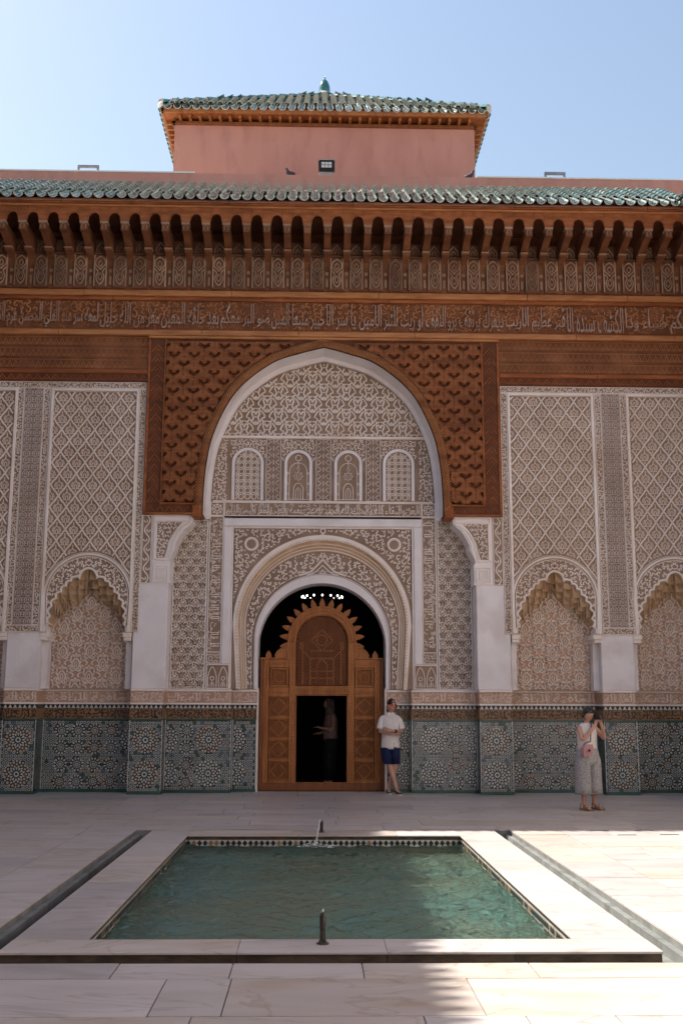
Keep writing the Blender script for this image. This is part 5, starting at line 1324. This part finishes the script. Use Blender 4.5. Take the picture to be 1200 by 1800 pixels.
oc = archcurve(.65, 2.75, .65, 2.74, .65, 40, 2); ic = archcurve(.485, 2.75, .475, 2.72, .485, 40, 2)
b = B(); b.ruled(at(ic, -.02), at(oc, -.02)); b.ruled(at(oc, -.02), at(oc, .06)); b.ruled(at(ic, .06), at(ic, -.02)); b.stroke(offs(ic, .03), .03, .02, -.02); b.stroke(offs(oc, -.02), .03, .02, -.02)
for P in resample(offs(ic, .08), 40): b.ball((P[0], -.022, P[1]), .018, 6, 4)
b.obj('arched_head', 'cedar', ds)
tm = B(); tm.prism([(-.05, 0), (.05, 0), (.052, .05), (.03, .115), (0, .16), (-.03, .115), (-.052, .05)], 0, .04); tm.stroke([(-.032, .01), (-.033, .05), (0, .12), (.033, .05), (.032, .01)], .012, .01); TM = tm.mesh('crest_tooth', 'cedar')
for k in range(15):
    a = R(-8)+k*R(196)/14; o = put('crest_tooth', TM, ds, (.645*math.cos(a), .0, 2.75+.645*math.sin(a)), (0, -(a-PI/2), 0))
b = B()
for s in (-1, 1):
    for x in (.55, 1.036):
        for k in range(44 if x < 1 else 40): b.ball((s*x, -.022, .20+k*.056), (.022, .010, .018), 6, 4)
    for k in range(7): b.ball((s*(.645+k*.052), -.020, 1.79), (.018, .010, .03), 6, 4); b.ball((s*(.645+k*.052), -.020, 2.32), (.018, .010, .03), 6, 4)
for k in range(19): b.ball((-.5+k*1.0/18, -.03, 1.825), (.022, .012, .04), 6, 4)
b.obj('beaded_carving', 'cedar', ds, kind='stuff')
# turned lattice of the arched window over the doorway
lt = B(); ic2 = archcurve(.485, 2.75, .475, 1.905, .485, 40, 3)
def lcl(x, z): return (np.abs(x) < .478) & (z > 1.91) & ((z < 2.75) | (np.hypot(x, z-2.75) < .468))
b = B(); b.ruled(at(ic2, .05), at(np.stack([ic2[:, 0], np.full(len(ic2), 1.905)], 1), .05)); b.obj('lattice_back', 'wood_dark', ds)
b = B()
for k in range(-26, 27):
    for d in (-1, 1):
        t = np.linspace(-.75, .75, 76); q = np.stack([t, 2.57+d*t+k*.062], 1); kk = lcl(*q.T); run = np.where(kk)[0]
        if len(run) > 2: b.stroke(q[run], .018, .014, .05 if d > 0 else .046)
b.obj('turned_lattice', 'cedar_dark', ds, kind='stuff')
b = B()
for x in (-.36, -.22, .22, .36): b.stroke([(x, 1.93), (x, 2.42 if abs(x) < .3 else 2.72)], .022, .02, .042)
for z in (2.05, 2.18, 2.42, 2.56): b.stroke([(-.22, z), (.22, z)], .022, .02, .042)
for q in (-1, 1): b.stroke([(q*.10, 1.93), (q*.10, 2.30), (0, 2.42)], .02, .02, .042); b.stroke([(0, 2.56), (q*.2, 2.76), (0, 2.96), ], .02, .02, .042); b.stroke([(q*.22, 2.42), (q*.40, 2.60), (q*.40, 2.72)], .02, .02, .042)
b.stroke(arcp(0, 2.76, .10, 0, 2*PI, 13)[:-1], .018, .018, .042, closed=True); b.obj('geometric_bars', 'cedar', ds)

# ================================================================== PEOPLE
def grow(b, J, E, mi=0, sub=2):
    V, F = skinmesh(J, E, sub); b.add(V, F, mi)
def head(b, c, rz=0.0, sc=1.0, pitch=0.0):
    """skull, jaw, nose, lips, eye sockets and ears around centre c, facing -Y"""
    h = B(); V = []; F = []; seg, rings = 20, 16
    for k in range(rings+1):
        t = PI*k/rings
        for i in range(seg):
            a = 2*PI*i/seg; x, y, z = math.sin(t)*math.cos(a), math.sin(t)*math.sin(a), math.cos(t)
            fr = max(0, -y); X = .074*x; Y = .094*y; Z = .112*z
            if z < 0: X *= 1+.30*z*(.4+fr*.6); Y = Y*(1+.10*z) if y < 0 else Y*(1+.35*z)
            e = math.exp(-((X/.012)**2+((Z+.012)/.024)**2)); Y -= .022*e*(fr > .3)
            e = math.exp(-(((abs(X)-.03)/.014)**2+((Z-.008)/.012)**2)); Y += .008*e*(fr > .3)
            e = math.exp(-((X/.026)**2+((Z+.055)/.010)**2)); Y -= .006*e*(fr > .3)
            V.append((X, Y, Z))
    for k in range(rings):
        for i in range(seg): j = (i+1) % seg; F.append((k*seg+i, (k+1)*seg+i, (k+1)*seg+j, k*seg+j))
    h.add(V, F)
    for q in (-1, 1): h.ball((q*.076, .012, -.005), (.012, .022, .032), 8, 6)
    W = np.vstack(h.v)*sc; cp_, sp_ = math.cos(pitch), math.sin(pitch); W = np.stack([W[:, 0], W[:, 1]*cp_-W[:, 2]*sp_, W[:, 1]*sp_+W[:, 2]*cp_], 1)
    cr, sr = math.cos(rz), math.sin(rz); W = np.stack([W[:, 0]*cr-W[:, 1]*sr, W[:, 0]*sr+W[:, 1]*cr, W[:, 2]], 1)+np.array(c)
    for f, mi in h.f: b.f.append((f+b.n, mi))
    b.v.append(W); b.n += len(W)
def fingers(J, E, wrist, hand, dirv, side, up, r=.0085, curl=(0, 0, -.02)):
    """five finger chains leaving the palm vertex `hand`"""
    d = np.array(dirv)/np.linalg.norm(dirv); sd = np.array(side); u = np.array(up); c = np.array(J[hand][:3]); cu = np.array(curl)
    for k, (o, L) in enumerate(((-.028, .062), (-.010, .075), (.009, .07), (.027, .055))):
        n = f'{hand}f{k}'; J[n+'a'] = (*(c+d*.03+sd*o), r); J[n+'b'] = (*(c+d*(.03+L*.6)+sd*o*1.05+cu*.4), r*.95); J[n+'c'] = (*(c+d*(.03+L)+sd*o*1.05+cu), r*.85)
        E += [(hand, n+'a'), (n+'a', n+'b'), (n+'b', n+'c')]
    n = hand+'t'; J[n+'a'] = (*(c-d*.005+u*.012-sd*.03), r*1.1); J[n+'b'] = (*(c+d*.03+u*.02-sd*.045), r); E += [(hand, n+'a'), (n+'a', n+'b')]
# ---- man leaning beside the doorway, arms crossed, ankles crossed
man = empty('person', (1.245, -.14, 0), 'man in a white short-sleeved shirt and navy shorts leaning by the door, arms crossed', 'person')
man.rotation_euler = (0, 0, R(4))
J = {'pel': (0, .02, .90, .11), 'bel': (0, .025, 1.05, .105), 'che': (0, .03, 1.22, .112), 'nek': (.005, .02, 1.40, .055), 'hed': (.01, .0, 1.47, .05),
     'ls': (.148, .03, 1.33, .052), 'le': (.205, -.03, 1.09, .037), 'lw': (.02, -.20, 1.10, .028), 'lh': (-.07, -.205, 1.125, .026),
     'rs': (-.148, .03, 1.33, .052), 're': (-.205, -.03, 1.09, .037), 'rw': (-.02, -.165, 1.06, .028), 'rh': (.07, -.15, 1.055, .026),
     'lt': (.08, .01, .84, .085), 'lk': (.075, -.06, .47, .056), 'lc': (.03, -.02, .33, .050), 'la': (-.045, .0, .09, .034), 'lf': (-.05, -.10, .045, .036), 'lo': (-.05, -.19, .035, .026),
     'rt': (-.08, .01, .84, .085), 'rk': (-.02, -.05, .47, .056), 'rc': (.02, -.11, .33, .050), 'ra': (.075, -.16, .09, .034), 'rf': (.09, -.26, .045, .036), 'ro': (.10, -.34, .035, .026)}
E_ = [('pel', 'bel'), ('bel', 'che'), ('che', 'nek'), ('nek', 'hed'), ('che', 'ls'), ('ls', 'le'), ('le', 'lw'), ('lw', 'lh'), ('che', 'rs'), ('rs', 're'), ('re', 'rw'), ('rw', 'rh'),
      ('pel', 'lt'), ('lt', 'lk'), ('lk', 'lc'), ('lc', 'la'), ('la', 'lf'), ('lf', 'lo'), ('pel', 'rt'), ('rt', 'rk'), ('rk', 'rc'), ('rc', 'ra'), ('ra', 'rf'), ('rf', 'ro')]
fingers(J, E_, 'lw', 'lh', (-1, .15, .25), (0, .2, 1), (0, -1, 0), curl=(0, .04, 0)); fingers(J, E_, 'rw', 'rh', (1, .2, 0), (0, .2, 1), (0, -1, 0), curl=(0, .04, 0))
b = B(); grow(b, J, E_); head(b, (.015, -.015, 1.555), R(22), 1.0); b.obj('body', 'skin', man, smooth=True)
b = B(); b.loft([(0, .02, .78, .172, .122), (0, .02, .84, .170, .122), (0, .025, .98, .158, .115), (0, .03, 1.12, .160, .118), (0, .03, 1.25, .170, .122), (0, .032, 1.325, .170, .108), (0, .032, 1.365, .14, .092), (0, .03, 1.395, .10, .08), (.005, .025, 1.42, .066, .062)], 22, wr=.018)
for q in (-1, 1):
    b.tube(crom([(q*.10, .03, 1.335), (q*.152, .025, 1.30), (q*.183, .0, 1.22), (q*.205, -.02, 1.13)], 4), np.linspace(.056, .060, 13), 12)
    b.add([(q*.012, -.062, 1.43), (q*.07, -.055, 1.425), (q*.055, -.10, 1.36), (q*.016, -.098, 1.33)], [(0, 1, 2, 3)] if q < 0 else [(3, 2, 1, 0)])
b.obj('shirt', 'cloth_white', man, smooth=True)
b = B(); b.loft([(0, .02, .90, .158, .115), (0, .02, .82, .165, .12), (0, .015, .74, .168, .12)], 20, wr=.01)
for q in (-1, 1): b.loft([(q*.075, .015, .80, .098, .112), (q*.078, -.005, .68, .094, .106), (q*.074 if q > 0 else q*.05, -.03, .52, .088, .098)], 16, wr=.03)
b.obj('shorts', 'cloth_navy', man, smooth=True)
b = B(); V = []; F = []
for k in range(9):
    t = PI*.62*k/8
    for i in range(16): a = 2*PI*i/16; V.append((.015+.084*math.sin(t)*math.cos(a), .002+.104*math.sin(t)*math.sin(a), 1.567+.112*math.cos(t)-(.0 if math.sin(a) > -.2 else -.035*(k > 5))))
for k in range(8):
    for i in range(16): j = (i+1) % 16; F.append((k*16+i, (k+1)*16+i, (k+1)*16+j, k*16+j))
b.add(V, F); b.obj('hair', 'hair', man, smooth=True)
ca, sa = math.cos(R(22)), math.sin(R(22))
b = B()
for q in (-1, 1):
    c = np.array([q*.034*ca+.088*sa+.015, q*.034*sa-.092*ca-.015, 1.566]); b.ball(c, (.030, .012, .022), 10, 7)
b.tube([(.015+.098*sa-.012*ca, -.015-.098*ca-.012*sa, 1.57), (.015+.098*sa+.012*ca, -.015-.098*ca+.012*sa, 1.57)], .005, 6)
for q in (-1, 1): b.tube([(q*.06*ca+.08*sa+.015, q*.06*sa-.08*ca-.015, 1.572), (q*.078*ca-.0*sa+.015, q*.078*sa+.0*ca-.015, 1.57)], .004, 5)
b.obj('sunglasses', 'lens_red', man, smooth=True)
b = B(); b.tube([(.075, -.165, 1.098), (.045, -.185, 1.10)], .034, 12); b.obj('wristwatch', 'cap_black', man)
for (ax, ay, az, tx, ty) in ((-.05, -.01, .03, -.05, -.20), (.085, -.19, .03, .105, -.36)):
    d = np.array([tx-ax, ty-ay]); L = np.linalg.norm(d); d /= L; n = np.array([-d[1], d[0]])
    b = B(); c = np.array([ax, ay])
    rings = []
    for u, wd, h in ((-.05, .032, .075), (-.02, .04, .085), (.06, .043, .07), (.14, .046, .045), (L+.02, .034, .035), (L+.045, .015, .03)):
        p = c+d*u; rings.append([(p[0]+n[0]*wd*k, p[1]+n[1]*wd*k, z) for k, z in ((-1, .004), (1, .004), (1, h*.7), (.55, h), (-.55, h), (-1, h*.7))])
    for r0, r1 in zip(rings[:-1], rings[1:]): b.ruled(r0, r1, 0, True)
    b.add(rings[0], [(5, 4, 3, 2, 1, 0)]); b.add(rings[-1], [(0, 1, 2, 3, 4, 5)])
    sh = b.obj('shoe', 'cap_black', man, smooth=False)
    b = B(); pts = [c+d*-.055-n*.036, c+d*.1-n*.052, c+d*(L+.03)-n*.034, c+d*(L+.055), c+d*(L+.03)+n*.034, c+d*.1+n*.052, c+d*-.055+n*.036]
    m_ = len(pts); b.add([(p[0], p[1], .001) for p in pts]+[(p[0], p[1], .022) for p in pts], [tuple(range(m_))[::-1], tuple(range(m_, 2*m_))]+[(i, (i+1) % m_, m_+(i+1) % m_, m_+i) for i in range(m_)]); b.obj('sole', 'sole', sh)
# ---- woman taking a photograph
wom = empty('person', (4.08, -3.1, 0), 'woman in a white sleeveless top and grey wide trousers photographing, both arms raised', 'person', rz=R(24))
k = .955
J = {'pel': (0, .02, .86, .13), 'bel': (0, .02, .99, .105), 'che': (0, .025, 1.13, .115), 'nek': (0, .015, 1.30, .045), 'hed': (0, -.005, 1.36, .045),
     'ls': (.15, .02, 1.24, .050), 'le': (.25, -.10, 1.06, .036), 'lw': (.09, -.235, 1.27, .026), 'lh': (.055, -.235, 1.335, .026),
     'rs': (-.15, .02, 1.24, .050), 're': (-.19, -.12, 1.04, .036), 'rw': (-.035, -.235, 1.27, .026), 'rh': (-.02, -.235, 1.335, .026),
     'lt': (.085, .02, .80, .09), 'lk': (.095, .01, .44, .055), 'lc': (.10, .03, .31, .05), 'la': (.105, .03, .075, .032), 'lf': (.115, -.05, .04, .034), 'lo': (.125, -.13, .03, .024),
     'rt': (-.085, .02, .80, .09), 'rk': (-.09, .01, .44, .055), 'rc': (-.09, .03, .31, .05), 'ra': (-.09, .03, .075, .032), 'rf': (-.095, -.05, .04, .034), 'ro': (-.10, -.13, .03, .024)}
E2 = [('pel', 'bel'), ('bel', 'che'), ('che', 'nek'), ('nek', 'hed'), ('che', 'ls'), ('ls', 'le'), ('le', 'lw'), ('lw', 'lh'), ('che', 'rs'), ('rs', 're'), ('re', 'rw'), ('rw', 'rh'),
      ('pel', 'lt'), ('lt', 'lk'), ('lk', 'lc'), ('lc', 'la'), ('la', 'lf'), ('lf', 'lo'), ('pel', 'rt'), ('rt', 'rk'), ('rk', 'rc'), ('rc', 'ra'), ('ra', 'rf'), ('rf', 'ro')]
fingers(J, E2, 'lw', 'lh', (-.25, -.2, 1), (0, 1, .1), (0, -1, 0), .008, (-.02, 0, 0)); fingers(J, E2, 'rw', 'rh', (.25, -.2, 1), (0, 1, .1), (0, -1, 0), .008, (.02, 0, 0))
b = B(); grow(b, J, E2); head(b, (0, -.035, 1.435), 0, .96, R(0)); b.obj('body', 'skin', wom, smooth=True)
b = B(); b.loft([(0, .02, .90, .172, .128), (0, .02, .97, .158, .118), (0, .022, 1.06, .158, .122), (0, .025, 1.15, .168, .125), (0, .024, 1.23, .165, .105), (0, .02, 1.275, .12, .08), (0, .018, 1.305, .068, .062)], 20, wr=.015); b.obj('top', 'cloth_white', wom, smooth=True)
b = B(); b.loft([(0, .02, .95, .150, .118), (0, .02, .86, .182, .145), (0, .02, .76, .196, .15), (0, .02, .70, .19, .14), (0, .02, .66, .15, .11), (0, .02, .63, .06, .06)], 22, wr=.015)
for q in (-1, 1): b.loft([(q*.085, .02, .80, .10, .13), (q*.097, .02, .72, .108, .142), (q*.100, .02, .50, .112, .14), (q*.105, .02, .32, .116, .14), (q*.108, .02, .235, .118, .142)], 20, wr=.035)
b.obj('trousers', 'cloth_grey', wom, smooth=True)
b = B(); V = []; F = []
for kk in range(9):
    t = PI*.60*kk/8
    for i in range(18):
        a = 2*PI*i/18; back = math.sin(a) > -.3
        V.append((.084*math.sin(t)*math.cos(a), -.028+.104*math.sin(t)*math.sin(a), 1.452+.106*math.cos(t)-(.03*(kk > 6) if back else -.03*(kk > 5))))
for kk in range(8):
    for i in range(18): j = (i+1) % 18; F.append((kk*18+i, (kk+1)*18+i, (kk+1)*18+j, kk*18+j))
b.add(V, F); b.obj('cap', 'cap_black', wom, smooth=True)
b = B(); b.tube(crom([(0, .07, 1.44), (.05, .12, 1.42), (.12, .12, 1.40), (.17, .08, 1.36)], 3), [.035, .04, .045, .045, .045, .04, .038, .034, .025, .012], 9); b.obj('hair', 'hair', wom, smooth=True)
for q, dx in ((-1, -.097), (1, .117)):
    b = B(); b.box(dx-.045, dx+.045, -.155, .085, .001, .028, 0, .008); so = b.obj('sandal', 'leather', wom)
    b = B()
    for yy, h in ((-.09, .062), (-.02, .085)): b.tube([(dx-.043, yy, .025), (dx-.03, yy, h-.01), (dx, yy, h), (dx+.03, yy, h-.01), (dx+.043, yy, .025)], .014, 6)
    b.tube([(dx-.036, .06, .03), (dx-.02, .075, .095), (dx+.02, .075, .095), (dx+.036, .06, .03)], .008, 6); b.obj('sandal_strap', 'leather', so)
RW = Matrix.Rotation(R(-14), 4, 'Z')
cmr = empty('camera_body', (4.08, -3.1, 0), 'black compact camera held up before the face of the woman', 'camera', rz=R(24))
B().box(-.055, .085, -.285, -.235, 1.36, 1.435, 0, .008).obj('housing', 'black_metal', cmr)
b = B(); b.lathe([(.03, 0), (.032, .01), (.028, .03), (.02, .032), (.0, .026)], 14, (.015, -.285, 1.395), axis=1); b.obj('lens', 'cap_black', cmr)
bag = empty('shoulder_bag', (4.08, -3.1, 0), 'small dusty pink shoulder bag with a dark strap at the hip of the woman', 'bag', rz=R(24))
b = B(); b.prism([(-.235, .80), (-.08, .83), (-.06, .95), (-.08, .985), (-.20, .985), (-.25, .93)], -.205, -.135); b.obj('pouch', 'bag_pink', bag)
b = B(); b.prism([(-.235, .90), (-.075, .915), (-.075, .988), (-.20, .988), (-.248, .94)], -.215, -.2); b.obj('flap', 'bag_pink', bag)
b = B(); b.ball((-.15, -.222, .90), (.02, .008, .02), 8, 6); b.obj('clasp', 'black_metal', bag, smooth=True)
b = B(); b.tube(crom([(-.21, -.16, .98), (-.13, -.155, 1.02), (-.07, -.15, 1.03), (-.06, -.145, 1.10), (-.02, -.12, 1.22), (.02, -.075, 1.29), (.05, .0, 1.31)], 4), .010, 6); b.obj('strap', 'strap', bag, smooth=True)
# ---- visitor standing inside the dark doorway, seen from the side
vis = empty('person', (.17, 1.9, 0), 'visitor in a pale headscarf and blush top standing inside the dark doorway', 'person', rz=R(-75))
J = {'pel': (0, .02, .92, .125), 'bel': (0, .02, 1.06, .11), 'che': (0, .03, 1.22, .12), 'nek': (0, .02, 1.41, .05), 'hed': (0, .0, 1.48, .05),
     'ls': (.16, .03, 1.33, .052), 'le': (.20, -.02, 1.08, .038), 'lw': (.16, -.20, 1.10, .027), 'lh': (.14, -.26, 1.12, .026), 'rs': (-.16, .03, 1.33, .052), 're': (-.20, .02, 1.06, .038), 'rw': (-.17, -.14, 1.0, .027), 'rh': (-.15, -.20, .99, .026),
     'lt': (.085, .02, .85, .09), 'lk': (.09, .0, .48, .058), 'la': (.09, .03, .08, .036), 'lf': (.095, -.10, .04, .034), 'rt': (-.085, .02, .85, .09), 'rk': (-.09, .0, .48, .058), 'ra': (-.09, .03, .08, .036), 'rf': (-.095, -.10, .04, .034)}
E3 = [('pel', 'bel'), ('bel', 'che'), ('che', 'nek'), ('nek', 'hed'), ('che', 'ls'), ('ls', 'le'), ('le', 'lw'), ('lw', 'lh'), ('che', 'rs'), ('rs', 're'), ('re', 'rw'), ('rw', 'rh'), ('pel', 'lt'), ('lt', 'lk'), ('lk', 'la'), ('la', 'lf'), ('pel', 'rt'), ('rt', 'rk'), ('rk', 'ra'), ('ra', 'rf')]
fingers(J, E3, 'lw', 'lh', (-.2, -1, .1), (1, 0, 0), (0, 0, 1)); fingers(J, E3, 'rw', 'rh', (.1, -1, 0), (1, 0, 0), (0, 0, 1))
b = B(); grow(b, J, E3); head(b, (0, -.03, 1.56), 0, 1.0); b.obj('body', 'skin', vis, smooth=True)
b = B(); b.loft([(0, .02, .86, .185, .15), (0, .02, 1.0, .175, .14), (0, .03, 1.2, .185, .14), (0, .03, 1.32, .18, .12), (0, .025, 1.40, .10, .085)], 20, wr=.02)
for q in (-1, 1): b.tube(crom([(q*.14, .03, 1.34), (q*.19, .02, 1.25), (q*.205, .0, 1.10), (q*.19, -.08, 1.07)], 4), .058, 10)
b.obj('tunic', 'cloth_blush', vis, smooth=True)
b = B()
for q in (-1, 1): b.loft([(q*.085, .02, .90, .115, .13), (q*.09, .01, .5, .10, .11), (q*.092, .02, .10, .085, .10)], 16, wr=.02)
b.obj('trousers', 'cloth_black', vis, smooth=True)
b = B(); b.loft([(0, .02, 1.36, .13, .12), (0, .015, 1.42, .10, .105), (0, .012, 1.50, .090, .105), (0, .005, 1.58, .092, .112), (0, .0, 1.64, .080, .10), (0, .0, 1.685, .04, .05)], 18, wr=.02); b.obj('headscarf', 'cloth_scarf', vis, smooth=True)

# ================================================================== SIDE AND REAR WINGS OF THE COURTYARD
def wing(name, label, origin, rz, L, extra=0):
    """a wing whose courtyard face runs along local x from 0 to L, facing local -y"""
    t = empty(name, origin, label, 'building', rz=rz)
    B().box(-1.0, L+1.0, 0.02, 2.0, 0, 12.065).obj('wall', 'plaster', t)
    B().box(0, L, -.02, .05, 0, 1.25).obj('dado', 'z_dark', t); B().box(0, L, -.03, .05, 1.25, 1.85).obj('dado_band', 'stucco_rose', t)
    B().box(0, L, -.05, .05, 7.5, 10.5).obj('timber_frieze', 'wood', t)
    n = int(L/2.24)
    for k in range(n+1): B().box(k*2.24-.3 if k else 0, k*2.24+.3, -.32, .05, 1.85, 7.49).obj('pier', 'plaster', t)
    B().box(.95, L-.95, -.97, .04, 10.45, 10.56).obj('eave_soffit', 'wood_dark', t); B().box(.93, L-.93, -1.0, -.90, 10.30, 10.685).obj('fascia', 'wood', t)
    m = int((L-1.9)/PIT)
    for k in range(m): put('bracket', BRK, t, (.95+(k+.5)*PIT, -WF-.05, 0))
    roof(t, (.80, -1.0-.14, 10.70), (TP, 0, 0), (0, 1, 0), int((L-1.6)/TP)+1, 7, SL, .215, (0, 0), seed=30+int(L))
    B().add([(.8, -1.06, 10.62), (L-.8, -1.06, 10.62), (L-.8, .4, 11.55), (.8, .4, 11.55)], [(0, 1, 2, 3)]).obj('roof_bed', 'mortar', t)
    B().box(-1.0, L+1.0, .35, 1.0, 10.9, 12.066).obj('parapet', 'pink_render', t)
    return t
Lw = -YS-.4
wing('side_wing', 'side wing of the courtyard on the left that throws the shade', (-XW, YS, 0), PI/2, Lw)
wing('side_wing', 'side wing of the courtyard on the right, its eave corner at the picture edge', (XW, -.4, 0), -PI/2, Lw)
wing('rear_wing', 'rear wing of the courtyard facing the carved portal across the pool', (XW, YS, 0), PI, 2*XW)
